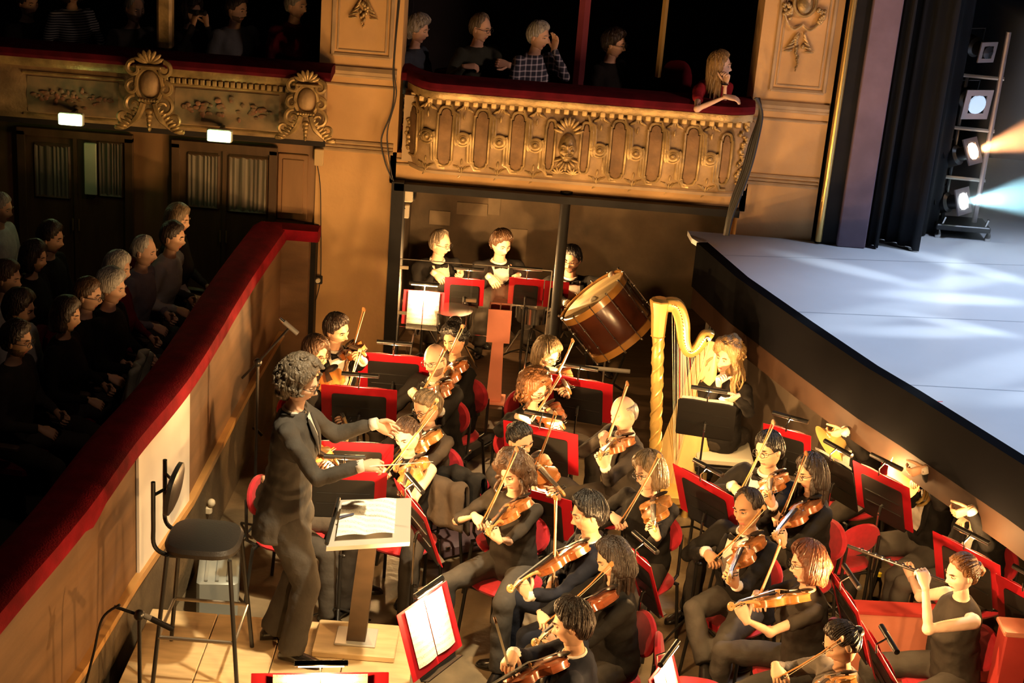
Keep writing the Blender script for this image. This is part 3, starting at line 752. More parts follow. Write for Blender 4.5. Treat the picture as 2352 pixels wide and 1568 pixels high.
    info = dict(root=root, F=F, RT=RT, U=U, N=N, P=P, S=S, yaw=yaw, floor=floor, sd=sd, arms=arms, legs=legpts, hmx=hmx, seath=seath)
    return info
# ================================================================ INSTRUMENTS, STANDS, CHAIRS
varn = [mat('violin_varnish_%d' % k, c, .25, var=.35, vscale=9, stretch=(4, 1, 4), coat=.6) for k, c in enumerate([(.40, .13, .03), (.30, .085, .02), (.55, .22, .05), (.22, .055, .018)])]
ebony = mat('ebony', (.012, .010, .009), .3); stringm = mat('string_metal', (.7, .68, .6), .3, metal=.8)
maple = mat('maple_neck', (.50, .27, .09), .35, var=.2)
OUT = [(0, .03), (.008, .066), (.035, .096), (.075, .104), (.112, .100), (.134, .098), (.142, .082), (.16, .062), (.185, .055), (.212, .060), (.232, .078), (.240, .082), (.262, .083), (.29, .084), (.322, .074), (.345, .050), (.355, .022)]
def violin_parts():
    P_ = {}
    pol = [(x, y) for y, x in OUT] + [(-x, y) for y, x in reversed(OUT)]
    cy = .17
    def rg(z, s): return [V((x * s, cy + (y - cy) * (1 - (1 - s) * .9), z)) for x, y in pol]
    b = MB(); b.loft([rg(-.047, .25), rg(-.043, .7), rg(-.036, 1.0), rg(-.032, 1.0), rg(-.032, .965), rg(0, .965), rg(0, 1.0), rg(.004, 1.0), rg(.011, .72), rg(.016, .25)])
    for s in (-1, 1):
        b.tube([(s * .030, .165, .0165), (s * .036, .172, .0150), (s * .040, .195, .0145), (s * .046, .216, .0125), (s * .040, .224, .0125)], .0022, 4, m=1)
    P_['body'] = (b, None)
    nk = MB(); nk.tube([(0, .345, -.016), (0, .362, -.004), (0, .40, .006), (0, .475, .010)], [.016, .012, .0115, .011], 8)
    nk.tube([(0, .47, .008), (0, .50, .006), (0, .535, -.004), (0, .552, -.012)], [.0125, .0115, .0095, .008], 6)
    sp = []
    for i in range(19):
        q = i / 18; a = -.6 + q * 9.5; r = .021 * (1 - q * .78); sp.append(V((0, .562 + r * math.sin(a), -.004 + r * math.cos(a) - .0)))
    nk.tube([(0, .545, -.008)] + sp, [.008] + [.0095 - .004 * i / 18 for i in range(19)], 6)
    P_['neck'] = (nk, maple)
    fb = MB(); fb.loft([[V((-w_, y, z)), V((w_, y, z)), V((w_ * .6, y, z + .006)), V((-w_ * .6, y, z + .006))] for y, w_, z in ((.215, .021, .030), (.36, .016, .022), (.485, .0118, .015))])
    P_['fingerboard'] = (fb, ebony)
    tp = MB(); tp.loft([[V((-w_, y, z)), V((w_, y, z)), V((w_, y, z + .006)), V((-w_, y, z + .006))] for y, w_, z in ((.005, .008, .014), (.03, .014, .022), (.125, .022, .028))])
    P_['tailpiece'] = (tp, ebony)
    br = MB(); br.prism([(-.021, 0), (-.012, .01), (-.018, .028), (0, .034), (.018, .028), (.012, .01), (.021, 0)], .005, mx=M.Translation((0, .198, .014)) @ M.Rotation(R(90), 4, 'X'))
    P_['bridge'] = (br, maple)
    cr = MB(); cr.ell((-.045, .015, .022), (.050, .034, .010), 12, 6); cr.box((-.03, -.004, 0), (.02, .006, .04))
    P_['chin_rest'] = (cr, ebony)
    pg = MB(); pg.tube([(-.030, 0, 0), (.016, 0, 0)], .0028, 5); pg.ell((-.036, 0, 0), (.010, .009, .0035), 8, 6)
    P_['peg'] = (pg, ebony)
    st = MB(); st.tube([(0, .12, .033), (0, .198, .049), (0, .485, .024), (0, .53, .004)], .0009, 4)
    P_['string'] = (st, stringm)
    return P_
VP = violin_parts()
VMESH = {k: b.mesh(k, [m] if m else [varn[0], ebony]) for k, (b, m) in VP.items()}
VBODY = []
for q in varn:
    me = VMESH['body'].copy(); me.materials[0] = q; VBODY.append(me)
def violin(mx, who, var=0, k=1.0, kind='violin'):
    t = thing(kind, who, kind, mx @ M.Scale(k, 4))
    obj('body', VBODY[var % 4], t)
    for nm in ('neck', 'fingerboard', 'tailpiece', 'bridge', 'chin_rest'): obj(nm, VMESH[nm], t)
    for i in range(4):
        o = obj('peg', VMESH['peg'], t); o.location = (0, .497 + .012 * i, .004 - .003 * i); o.rotation_euler.z = PI * (i % 2)
        o = obj('string', VMESH['string'], t); o.location.x = -.0105 + .007 * i
    return t
bw = MB(); bw.tube([(0, 0, .012), (0, .25, .004), (0, .5, .004), (0, .70, .014), (0, .728, .018)], [.0048, .0046, .0042, .0036, .0034], 6)
BST = bw.mesh('stick', mat('bow_stick', (.42, .19, .06), .35))
b2 = MB(); b2.loft([[V((-w_, y, z)), V((w_, y, z)), V((w_, y, z + .0015)), V((-w_, y, z + .0015))] for y, w_, z in ((.05, .006, -.009), (.725, .006, -.004))]); BHR = b2.mesh('bow_hair', mat('horsehair', (.80, .70, .50), .6))
b3 = MB(); b3.bbox((0, .045, -.001), (.013, .048, .020), .003); b3.tube([(0, -.025, .012), (0, 0, .012)], .0055, 6); BFR = b3.mesh('frog', ebony)
b4 = MB(); b4.loft([[V((-w_, y, z)), V((w_, y, z)), V((w_, y, z + h)), V((-w_, y, z + h))] for y, w_, z, h in ((.718, .006, -.006, .024), (.735, .006, -.006, .028), (.748, .003, .008, .012))]); BTP = b4.mesh('tip', BST.materials[0])
def bow(frog, tip, zdir, who):
    y = (tip - frog).normalized(); z = (zdir - y * zdir.dot(y)).normalized(); x = y.cross(z)
    t = thing('bow', who, 'bow', frame(frog, x, y, z))
    for nm, me in (('stick', BST), ('bow_hair', BHR), ('frog', BFR), ('tip', BTP)): obj(nm, me, t)
    return t

# ---------------------------------------------------------------- chair
def chair_meshes():
    d = {}
    s = MB(); s.loft([[V((w_ * math.copysign(abs(math.cos(q)) ** .75, math.cos(q)), .01 + l_ * math.copysign(abs(math.sin(q)) ** .75, math.sin(q)), z)) for q in [2 * PI * i / 24 for i in range(24)]] for w_, l_, z in ((.19, .18, .425), (.215, .205, .435), (.22, .21, .45), (.20, .19, .468))]); d['seat'] = (s, redfabric)
    b = MB(); mx = M.Translation((0, -.215, .70)) @ M.Rotation(R(12), 4, 'X')
    def br(z, w_, h_, y): return [mx @ V((w_ * math.cos(q), y - .035 * (1 - math.cos(q) ** 2) * -1 * 0, h_ * math.sin(q))) for q in [2 * PI * i / 24 for i in range(24)]]
    b.loft([br(0, .13, .10, -.022), br(0, .155, .125, -.016), br(0, .16, .13, 0), br(0, .145, .115, .016), br(0, .09, .07, .020)]); d['backrest'] = (b, redfabric)
    for nm, x, y in (('l0', -.19, .17), ('l1', .19, .17), ('l2', -.19, -.17), ('l3', .19, -.17)):
        l = MB(); l.tube([(x * .85, y * .8, .43), (x, y, .40), (x * 1.12, y * 1.22, .0)], .0115, 8); d[nm] = (l, blackmetal)
    f = MB()
    for s_ in (-1, 1): f.tube([(s_ * .16, .15, .425), (s_ * .16, -.17, .425), (s_ * .155, -.225, .44), (s_ * .15, -.235, .52), (s_ * .14, -.245, .72)], .011, 8)
    f.tube([(-.2, .16, .41), (.2, .16, .41)], .010, 6); f.tube([(-.2, -.17, .41), (.2, -.17, .41)], .010, 6); d['frame'] = (f, blackmetal)
    return {k: b_.mesh('leg' if k[0] == 'l' and k[1].isdigit() else k, m) for k, (b_, m) in d.items()}
CH = chair_meshes()
def chair(pos, yaw, label, group='red orchestra chairs'):
    t = thing('orchestra_chair', label, 'chair', M.Translation(pos) @ M.Rotation(R(yaw - 90), 4, 'Z'), group)
    for k_, me in CH.items(): obj('leg' if k_ in ('l0', 'l1', 'l2', 'l3') else k_, me, t)
    return t

# ---------------------------------------------------------------- music stand
def desk_mesh(w_, h, r=.02, d=.004):
    a = w_ / 2; pts = []
    for cx, cz, q0 in ((a - r, -r, 0), (-a + r, -r, 90), (-a + r, -h + r, 180), (a - r, -h + r, 270)):
        for i in range(4):
            q = R(q0 + 30 * i); pts.append((cx + r * math.cos(q), cz + r * math.sin(q)))
    return MB().prism(pts, d)
stave = mat('printed_music', (.88, .85, .78), .8)
_nt = stave.node_tree; _tc = _nt.nodes.new('ShaderNodeTexCoord'); _sep = _nt.nodes.new('ShaderNodeSeparateXYZ'); _nt.links.new(_tc.outputs['Object'], _sep.inputs[0])
def _m(op, a, b=None):
    n = _nt.nodes.new('ShaderNodeMath'); n.operation = op
    for i, q in enumerate((a, b)):
        if q is None: continue
        if isinstance(q, (int, float)): n.inputs[i].default_value = q
        else: _nt.links.new(q, n.inputs[i])
    return n.outputs[0]
_fr = _m('FRACT', _m('MULTIPLY', _sep.outputs['Y'], 26.0)); _in = _m('LESS_THAN', _fr, .5)
_ln = _m('LESS_THAN', _m('FRACT', _m('MULTIPLY', _sep.outputs['Y'], 260.0)), .25)
_nz = _nt.nodes.new('ShaderNodeTexNoise'); _nz.inputs['Scale'].default_value = 160; _nt.links.new(_tc.outputs['Object'], _nz.inputs[0])
_nn = _m('GREATER_THAN', _nz.outputs['Fac'], .58)
_fac = _m('MULTIPLY', _in, _m('MAXIMUM', _ln, _nn))
_mix = _nt.nodes.new('ShaderNodeMix'); _mix.data_type = 'RGBA'; _mix.inputs[6].default_value = (.88, .85, .78, 1); _mix.inputs[7].default_value = (.42, .40, .37, 1)
_nt.links.new(_fac, _mix.inputs[0]); _nt.links.new(_mix.outputs[2], _nt.nodes['Principled BSDF'].inputs[0])
LAMP_W = 34.0
def stand(T, yaw, label, w_=.50, h=.33, red=True, music=True, lamp=True, tilt=20, floor=0.0, rw=.58, rh=.37, energy=1.0, mlabel=None, lampside=1, desk_m=None, lx=0.0, ly=None):
    """T: middle of the desk's top edge; yaw: direction towards the player"""
    y = yawv(yaw); U = V((0, 0, 1)); x = y.cross(U) * 1.0
    t = (U * math.cos(R(tilt)) - y * math.sin(R(tilt))); n = x.cross(t); n = n if n.dot(y) > 0 else -n
    x = t.cross(n)
    base = V((T.x, T.y, floor)) + y * .02 - t * 0
    TB = T
    if red: T = T - t * .07
    c = T - t * (h * .55); base = V((c.x, c.y, floor)) - y * .03
    root = thing('music_stand', label, 'music stand', M.Translation(base)); inv = M.Translation(-base)
    mx = inv @ frame(T, x, t, n)
    dm = desk_mesh(w_, h).mesh('desk', desk_m or blackmetal, ang=30)
    o = obj('desk', dm, root); o.matrix_local = mx
    o = MB().box((0, -h + .004, .025), (w_ * .98, .006, .05)).build('ledge', desk_m or blackmetal, root, smooth=False); o.matrix_local = mx
    b = MB()
    for q in (.35, .62): b.box((0, -h * q, -.002), (w_ * .86, .005, .004))
    o = b.build('rib', desk_m or blackmetal, root, smooth=False); o.matrix_local = mx
    if red:
        rb = desk_mesh(rw, rh, .004, .004); o = rb.build('backing_board', redcard, root, smooth=False); o.matrix_local = inv @ frame(TB, x, t, n) @ M.Translation((0, 0, .006)); o['label'] = 'red card board behind the music'
    ctr = c - base - n * .02
    MB().tube([c - base - n * .004, ctr, V((0, 0, ctr.z - .06))], .010, 8).build('neck_joint', blackmetal, root)
    MB().tube([(0, 0, ctr.z - .04), (0, 0, .42)], .008, 8).build('inner_post', chrome, root)
    MB().tube([(0, 0, .55), (0, 0, .06)], .012, 8).build('outer_post', blackmetal, root)
    MB().ell((.02, 0, .54), (.016, .012, .012), 8, 6).build('knob', blackmetal, root)
    lg = MB().tube([(0, 0, .16), (.10, 0, .11), (.24, 0, .012)], .008, 6).mesh('leg', blackmetal)
    for q in range(3):
        o = obj('leg', lg, root); o.rotation_euler.z = R(yaw + 60 + 120 * q)
    if lamp:
        T = TB; la = -base + T + t * .085 + y * .075 + x * lx
        o = MB().tube([T - base - n * .01 + x * lx, T - base + t * .05 + x * lx, la + U * .012], .006, 6).build('lamp_arm', chrome, root)
        lampo = MB()
        axr = [la + x * q for q in (-.13, -.128, .128, .13)]
        lampo.tube(axr, [.006, .016, .016, .006], 10)
        lo_ = lampo.build('lamp_shade', blackmetal, root)
        MB().tube([la + x * q - U * .010 + y * .008 for q in (-.11, .11)], .0065, 8).build('lamp_tube', lampglow, lo_)
        d = bpy.data.lights.new('stand_lamp_light', 'POINT'); d.energy = LAMP_W * energy; d.color = WARM; d.shadow_soft_size = .012
        lo2 = bpy.data.objects.new('stand_lamp_light', d); COL.objects.link(lo2); lo2.location = base + la - U * .034 + y * .010
    if music:
        pm = MB()
        for s in (-1, 1):
            pm.grid(lambda u, v, s=s: V((s * (.004 + v * min(.225, w_ / 2 - (.0 if red else .03))), -.31 + u * .325, .012 + .012 * math.sin(v * PI) * (1 - .3 * u) + .002)), 6, 6)
        o = pm.build('sheet_music', stave); o.matrix_world = frame(TB - t * .02 if red else T, x, t, n) @ M.Translation((0, 0, .004))
        tag(o, 'sheet music on the ' + label, 'sheet music', 'sheet music on the stands')
    return dict(root=root, T=T, x=x, y=y, n=n, t=t)

# ---------------------------------------------------------------- violinist: person, violin, bow, chair
def violinist(who, hp, yaw, scroll, frog, tip, hz=1.20, near=True, bnear=None, var=0, k=1.0, vk=1.0, hroll=12, withchair=True, floor=0.0, kind='violin', label=None, vtilt=.5, chairlabel=None, bowlen=.745, **kw):
    fem = kw.get('sex', 'm') == 'f'
    head = onz(hp[0], hp[1], floor + hz)
    hyaw = kw.get('hyaw', yaw); F = yawv(yaw); RT = V((F.y, -F.x, 0)); U = V((0, 0, 1)); hf = yawv(hyaw)
    N = head + V((0, 0, -.165 * k)) - hf * .018 * k - F * .012
    E = N - RT * .075 * k + F * .055 * k + U * .022
    S = reach(E, .585 * vk, scroll[0], scroll[1], near)
    a = (S - E).normalized(); hint = U * .85 + RT * vtilt; nz = (hint - a * hint.dot(a)).normalized(); xx = a.cross(nz)
    vmx = frame(E, xx, a, nz)
    violin(vmx, '%s played by %s' % (kind, who), var, vk, kind)
    lh = E + a * .475 * vk - nz * .012 - xx * .0
    ct = E + a * .225 * vk + nz * .052
    best = None; dc = (ct - CAMO).length; RS = N + RT * .18 - U * .05
    for i in range(-8, 9):
        G_ = CAMO + ray(*frog).normalized() * (dc + i * .05)
        for b_ in (True, False):
            T_ = reach(G_, .745, tip[0], tip[1], b_); dd = (T_ - G_).normalized(); q = (ct - G_).dot(dd)
            cost = (ct - (G_ + dd * q)).length * 3 + max(0, (G_ - RS).length - .60) * 4 + max(0, .22 - (G_ - RS).length) * 2 + abs(dd.dot(a)) * .25 + max(0, -q) * 3
            if best is None or cost < best[0]: best = (cost, G_, dd)
    G, bd = best[1], best[2]
    bow(G, G + bd * .745, nz, 'bow drawn by %s' % who)
    kk = dict(kw)
    info = person(label or who, head, yaw, hroll=hroll, floor=floor, k=k, rh=G + nz * .012, rhd=(bd * .35 + (-nz) * .45 - RT * .35 + F * .3), lh=lh + xx * .02, lhd=(U * .55 + RT * .35 + a * .35),
                  rcurl=.75, lcurl=.95, lel=(-U * 1.0 + RT * .35 + F * .15), rel=(RT * .9 - U * .75 - F * .1), **kk)
    if withchair: chair(V((info['P'].x, info['P'].y, floor)) + F * .06, yaw, chairlabel or ('red orchestra chair under ' + who))
    return info
# ================================================================ PIT PLAYERS
VIOL = []
def vn(*a, **k): VIOL.append(violinist(*a, **k))
vn('dark haired man in a bow tie against the ochre wall', (775, 757), 300, (838, 812), (785, 878), (839, 708), hyaw=325, hpitch=14, skin='warm', hair=('short', 'dark'), var=1, near=True)
vn('woman with a brown bob and glasses behind the conductor', (728, 812), 315, (800, 985), (775, 965), (830, 800), hyaw=320, sex='f', top='top', topcol='black', hair=('bob', 'brown'), glasses=True, var=2, near=True)
vn('woman with dark hair piled up in front of the percussion', (1043, 782), 225, (1010, 905), (985, 905), (1066, 748), sex='f', hyaw=240, skin='tan', top='top', topcol='black', hair=('afro', 'black'), var=1)
vn('bald bearded man with round glasses', (1000, 828), 232, (1005, 925), (962, 918), (1025, 800), hyaw=235, skin='fair', hair=('bald', 'brown'), beard='full', glasses=True, var=1)
vn('woman with a loose ponytail bowing her head', (980, 935), 235, (905, 1080), (885, 1078), (1008, 918), hyaw=225, hpitch=26, sex='f', top='top', topcol='brown', hair=('back', 'ash'), tail=.16, glasses=True, var=2)
vn('woman in a sleeveless black top with pulled back hair', (935, 1000), 250, (925, 1135), (885, 1090), (1005, 935), hyaw=245, hpitch=22, sex='f', skin='pale', sleeves='none', top='top', topcol='black', hair=('back', 'brown'), var=2)
vn('blonde woman with thin glasses near the column', (1258, 812), 318, (1310, 900), (1280, 860), (1318, 782), hyaw=315, hpitch=24, sex='f', skin='fair', top='top', topcol='black', hair=('bob', 'ash'), glasses=True, var=3)
vn('woman with long curly hair and dark glasses', (1230, 893), 302, (1296, 980), (1218, 970), (1288, 862), hyaw=315, hpitch=14, sex='f', skin='fair', top='top', topcol='black', hair=('curly', 'ginger'), hlen=.3, glasses=True, var=3)
vn('woman with sleek black hair behind the curly haired woman', (1196, 1010), 300, (1296, 1135), (1228, 1080), (1279, 948), hyaw=310, hpitch=16, sex='f', skin='warm', sleeves='elbow', top='top', topcol='charcoal', hair=('bun', 'black'), var=0)
vn('woman with short curly brown hair and bare forearm', (1180, 1088), 238, (1118, 1225), (1108, 1205), (1190, 1030), hyaw=235, hpitch=14, sex='f', skin='fair', sleeves='elbow', top='top', topcol='charcoal', hair=('curly', 'brown'), var=0, botcol='suit')
vn('bald man facing the conductor in a tailcoat', (1432, 950), 205, (1376, 1050), (1392, 1020), (1443, 880), hyaw=215, hpitch=10, skin='fair', hair=('bald', 'grey'), var=0, topcol='charcoal')
vn('woman with streaked hair and glasses beside the harp', (1490, 1085), 235, (1503, 1215), (1425, 1205), (1518, 1045), hyaw=215, hpitch=10, sex='f', skin='fair', top='top', topcol='black', hair=('bob', 'ash'), glasses=True, var=2)
vn('dark haired man in a navy suit in profile', (1350, 1182), 190, (1165, 1355), (1270, 1360), (1278, 1140), hyaw=195, hpitch=14, skin='warm', top='suit', topcol='navy', hair=('side', 'black'), var=1, near=True)
vn('woman with very long straight dark hair', (1408, 1285), 200, (1222, 1480), (1255, 1435), (1410, 1295), hyaw=195, hpitch=24, sex='f', skin='warm', top='top', topcol='black', hair=('long', 'dark'), hlen=.48, var=3)
vn('man in a dark jacket at the front edge of the pit', (1312, 1435), 175, (1075, 1610), (1168, 1530), (1138, 1425), hyaw=178, hpitch=16, skin='warm', top='suit', topcol='navy', hair=('side', 'dark'), var=3)
vn('dark haired man with glasses below the stage lip', (1765, 1035), 232, (1768, 1140), (1700, 1135), (1780, 968), hyaw=222, skin='warm', hair=('short', 'black'), glasses=True, var=0)
vn('woman with wavy dark hair and a satin jacket', (1862, 1088), 205, (1775, 1235), (1790, 1200), (1855, 1040), hyaw=205, hpitch=12, sex='f', skin='warm', top='top', topcol='black', hair=('long', 'dark'), hlen=.28, glasses=True, var=1)
vn('short haired man in tails with crossed legs', (1717, 1170), 225, (1672, 1335), (1640, 1290), (1760, 1165), hyaw=225, hpitch=4, skin='tan', hair=('receding', 'dark'), var=0, cross=True, botcol='suit')
vn('woman with red hair and a short sleeved top', (1852, 1296), 190, (1672, 1393), (1735, 1390), (1795, 1245), hyaw=188, hpitch=6, sex='f', skin='fair', sleeves='short', top='top', topcol='charcoal', hair=('bob', 'auburn'), tail=.10, glasses=True, var=2, botcol='suit')
vn('dark haired woman at the bottom edge beside the red rail', (1932, 1478), 205, (1840, 1610), (1790, 1560), (1940, 1468), hyaw=195, hpitch=26, sex='f', skin='warm', top='top', topcol='grey', hair=('bun', 'dark'), var=2)
# ================================================================ CONDUCTOR AND PODIUM
vn('player in a grey sleeve half hidden behind the conductor', (678, 990), 345, (775, 1062), (640, 1110), (800, 1010), hyaw=345, top='top', topcol='suit', hair=('short', 'dark'), var=2)
ch_ = ony(690, 880, 8.27)
cond = person('conductor with wavy grey hair in a dark suit raising both hands', ch_, 0, hyaw=352, hpitch=16, floor=POD, stand=True, lean=.03, skin='fair', hair=('wavy', 'salt'), top='suit', topcol='suit', botcol='suit',
              rh=ony(868, 1068, 8.02), rhd=V((1, 0, .12)), lh=ony(895, 985, 8.5), lhd=V((.9, .1, -.35)), rcurl=.75, lcurl=.45, glasses=True, spread=.11, feet=.07,
              rel=V((-.2, -.3, -1)), lel=V((-.2, .4, -1)), k=1.0)
a = ony(862, 1070, 8.0); b = ony(995, 1060, 7.98)
o = MB().tube([a - (b - a) * .12, a, b], [.005, .004, .0015], 6).build('baton', mat('white_baton', (.85, .8, .7), .4), at=a)
tag(o, 'white baton in the right hand of the conductor', 'baton')
# tall stool
sp = onz(450, 1500, POD)
st = thing('conductor_stool', 'tall black stool with padded seat and low backrest on the podium', 'stool', (sp.x, sp.y, POD))
c = V((sp.x, sp.y, POD))
def L(px, py, z): return onz(px, py, z) - c
sz = POD + .80
seatc = onz(470, 1240, sz); sc_ = seatc - c
s = MB(); s.loft([[V((sc_.x + w_ * math.copysign(abs(math.cos(q)) ** .6, math.cos(q)), sc_.y + l_ * math.copysign(abs(math.sin(q)) ** .6, math.sin(q)), sc_.z + z)) for q in [2 * PI * i / 28 for i in range(28)]] for w_, l_, z in ((.17, .17, -.03), (.20, .195, -.015), (.205, .20, .01), (.19, .185, .032), (.13, .13, .04))]); s.build('seat', leather, st)
hw = .17
cor = [V((sc_.x + a_ * hw, sc_.y + b_ * hw, sc_.z - .03)) for a_, b_ in ((-1, -1), (1, -1), (1, 1), (-1, 1))]
ft = [V((sc_.x + a_ * .235, sc_.y + b_ * .235, 0)) for a_, b_ in ((-1, -1), (1, -1), (1, 1), (-1, 1))]
for a_, b_ in zip(cor, ft): MB().tube([a_ + V((0, 0, .01)), a_, a_.lerp(b_, .1), b_], .0125, 8).build('leg', blackmetal, st)
rg = [a_.lerp(b_, .62) for a_, b_ in zip(cor, ft)]
MB().tube(curve([rg[0], rg[1] + V((.10, 0, 0)) * 0, rg[2], rg[3], rg[0]], 1), .012, 8).build('foot_ring', mat('worn_steel', (.35, .30, .24), .35, metal=.8), st)
for s_ in (-1, 1):
    x_ = sc_.x - .16; y_ = sc_.y + s_ * .14
    MB().tube(curve([(x_ + .10, y_, sc_.z - .03), (x_ - .02, y_, sc_.z - .03), (x_ - .085, y_, sc_.z + .02), (x_ - .09, y_, sc_.z + .15), (x_ - .09, y_, sc_.z + .40)], 5), .0125, 8).build('back_post', blackmetal, st)
    MB().tube([(x_ - .09, y_, sc_.z + .32), (x_ - .02, y_ * .2 + sc_.y * .8, sc_.z + .33)], .009, 6).build('back_bracket', blackmetal, st)
mb = MB(); mx = M.Translation((sc_.x - .17, sc_.y, sc_.z + .30)) @ M.Rotation(R(8), 4, 'Y')
mb.loft([[mx @ V((x_, w_ * math.copysign(abs(math.cos(q)) ** .7, math.cos(q)), h_ * math.copysign(abs(math.sin(q)) ** .7, math.sin(q)))) for q in [2 * PI * i / 24 for i in range(24)]] for x_, w_, h_ in ((-.02, .16, .10), (-.012, .18, .12), (.012, .18, .12), (.022, .15, .10))])
mb.build('backrest', leather, st)
# conductor's score desk on a square post
base = onz(818, 1478, POD); tops = [onz(778, 1148, POD + 1.02), onz(945, 1143, POD + 1.02), onz(942, 1240, POD + .93), onz(750, 1252, POD + .93)]
sd_ = thing('score_desk', 'grey conductor desk on a square wooden post', 'music stand', (base.x, base.y, POD)); bb = V((base.x, base.y, POD))
tl, tr, br_, bl = [p - bb for p in tops]; nrm = (tr - tl).cross(bl - tl).normalized(); nrm = nrm if nrm.z > 0 else -nrm
MB().loft([[p - nrm * .012 for p in (tl, tr, br_, bl)], [p for p in (tl, tr, br_, bl)]]).build('desk', greymetal, sd_, smooth=False)
MB().tube([bl + nrm * .012, tl + nrm * .012], .012, 6).build('side_bar', blackmetal, sd_)
MB().loft([[p for p in (bl, br_, br_ - nrm * .03, bl - nrm * .03)], [p + (br_ - tr) * .04 for p in (bl, br_, br_ - nrm * .03, bl - nrm * .03)]]).build('ledge', greymetal, sd_, smooth=False)
mid = (tl + tr + br_ + bl) / 4
MB().loft([[V((x_ * w_, y_ * w_, z)) + V((mid.x, mid.y, 0)) * t for x_, y_ in ((-1, -1), (1, -1), (1, 1), (-1, 1))] for z, w_, t in ((.03, .055, 0), (.45, .052, .4), (mid.z - .02, .045, .9))]).build('post', darkwood, sd_, smooth=False)
MB().bbox((0, 0, .02), (.48, .36, .04), .006).build('base', lightwood, sd_, smooth=False)
MB().bbox((0, 0, .047), (.24, .20, .014), .004).build('foot_plate', greymetal, sd_, smooth=False)
pm = MB()
q_ = [onz(785, 1158, POD + 1.035), onz(910, 1148, POD + 1.035), onz(905, 1228, POD + .957), onz(772, 1236, POD + .957)]
def scorep(u, v): return (q_[0].lerp(q_[1], u)).lerp(q_[3].lerp(q_[2], u), v) + nrm * (.012 + .012 * abs(math.sin(u * PI * 2)))
pm.grid(scorep, 16, 6)
o = pm.build('score', stave); tag(o, 'open white score lying on the grey conductor desk', 'score')
MB().tube([q_[0].lerp(q_[3], .5) + nrm * .03, q_[0].lerp(q_[3], .45).lerp(q_[1].lerp(q_[2], .45), .25) + nrm * .034], .006, 6).build('pencil', mat('dark_blue_pencil', (.05, .06, .12), .4))
tag(bpy.data.objects['pencil'], 'dark pencil lying across the open score', 'pencil')

# ================================================================ MUSIC STANDS
def st2(l, r, label, far=True, z=1.15, **k):
    A, B = onz(l[0], l[1], z), onz(r[0], r[1], z); d = (B - A); n = V((-d.y, d.x, 0)).normalized()
    n = n if (n.y > 0) == far else -n
    wd = d.length
    w_ = wd - min(.15, wd * .28) if k.get('red', True) else wd
    return stand((A + B) / 2, math.degrees(math.atan2(n.y, n.x)), label, w_=w_, rw=wd, rh=k.pop('rh', .38), h=k.pop('h', .34), **k)
st2((822, 810), (985, 823), 'red backed music stand beside the ochre wall')
st2((737, 884), (912, 898), 'red backed music stand right of the conductor head')
st2((700, 1013), (905, 1023), 'red backed music stand behind the raised conductor hands', lamp=False)
st2((690, 1080), (890, 1088), 'red backed music stand beyond the score desk')
st2((1250, 858), (1407, 885), 'red backed music stand left of the harp')
st2((1155, 966), (1327, 1000), 'red backed music stand facing the curly haired woman')
st2((1130, 1102), (1312, 1152), 'red backed music stand behind the man in navy', z=.95)
st2((902, 1098), (975, 1188), 'red edged music stand turned sideways by the score desk', lx=.02)
st2((908, 1413), (1022, 1333), 'music stand with glaring white pages in the foreground', far=False, energy=1.5)
st2((577, 1545), (893, 1542), 'wide music stand at the bottom edge below the podium', far=False, energy=1.2)
st2((1435, 1252), (1492, 1302), 'red edged music stand right of the long haired woman')
st2((1543, 1065), (1682, 1142), 'red backed music stand in front of the harp foot')
st2((1752, 973), (1862, 1003), 'red backed music stand near the under stage wall', energy=.7)
st2((1862, 1030), (1958, 1085), 'plain black music stand of the horn player', red=False, energy=.5)
st2((1957, 1058), (2087, 1122), 'red backed music stand under the stage lip', energy=.5)
st2((2140, 1220), (2295, 1300), 'red backed music stand behind the flute player', energy=.55)
st2((2285, 1318), (2420, 1392), 'red backed music stand cut by the right edge', energy=.5)
st2((1900, 1303), (1968, 1405), 'steep red edged music stand behind the red haired woman')
st2((1975, 1425), (2062, 1575), 'steep red edged music stand at the bottom right')
st2((1486, 1562), (1540, 1490), 'music stand with white pages beside the bottom chair', far=False)
st2((1558, 914), (1692, 934), 'plain black music stand in front of the harpist', red=False)

# ================================================================ HORNS AND FLUTE
brass = mat('brass', (.80, .55, .18), .30, metal=.6)
def horn(pos, bell, label, k=1.0):
    b_ = bell.normalized(); r_, f_, u_ = basis(b_); mx = frame(pos, r_, u_, b_)   # local z = bell direction
    t = thing('french_horn', label, 'french horn', mx)
    MB().lathe([(.155, 0), (.150, -.004), (.118, -.03), (.075, -.075), (.045, -.13), (.030, -.20), (.022, -.26)], 26, cap=False).build('bell', brass, t)
    m_ = MB()
    for rr, zz, tr in ((.125, -.20, .011), (.105, -.17, .010), (.085, -.22, .010), (.11, -.23, .009)):
        m_.tube([V((.05 + rr * math.cos(q), -.10 + rr * math.sin(q), zz + .02 * math.sin(q))) for q in [2 * PI * i / 20 for i in range(21)]], tr, 8)
    m_.build('coil', brass, t)
    MB().tube(curve([(.05, .02, -.22), (.16, .05, -.24), (.24, -.05, -.22), (.30, -.14, -.16)], 5), [.007] * 15 + [.005], 8).build('lead_pipe', brass, t)
    for i in range(3): MB().tube([(-.02 + i * .03, -.13, -.26), (-.02 + i * .03, -.07, -.26)], .012, 10).build('valve', chrome, t)
    return t
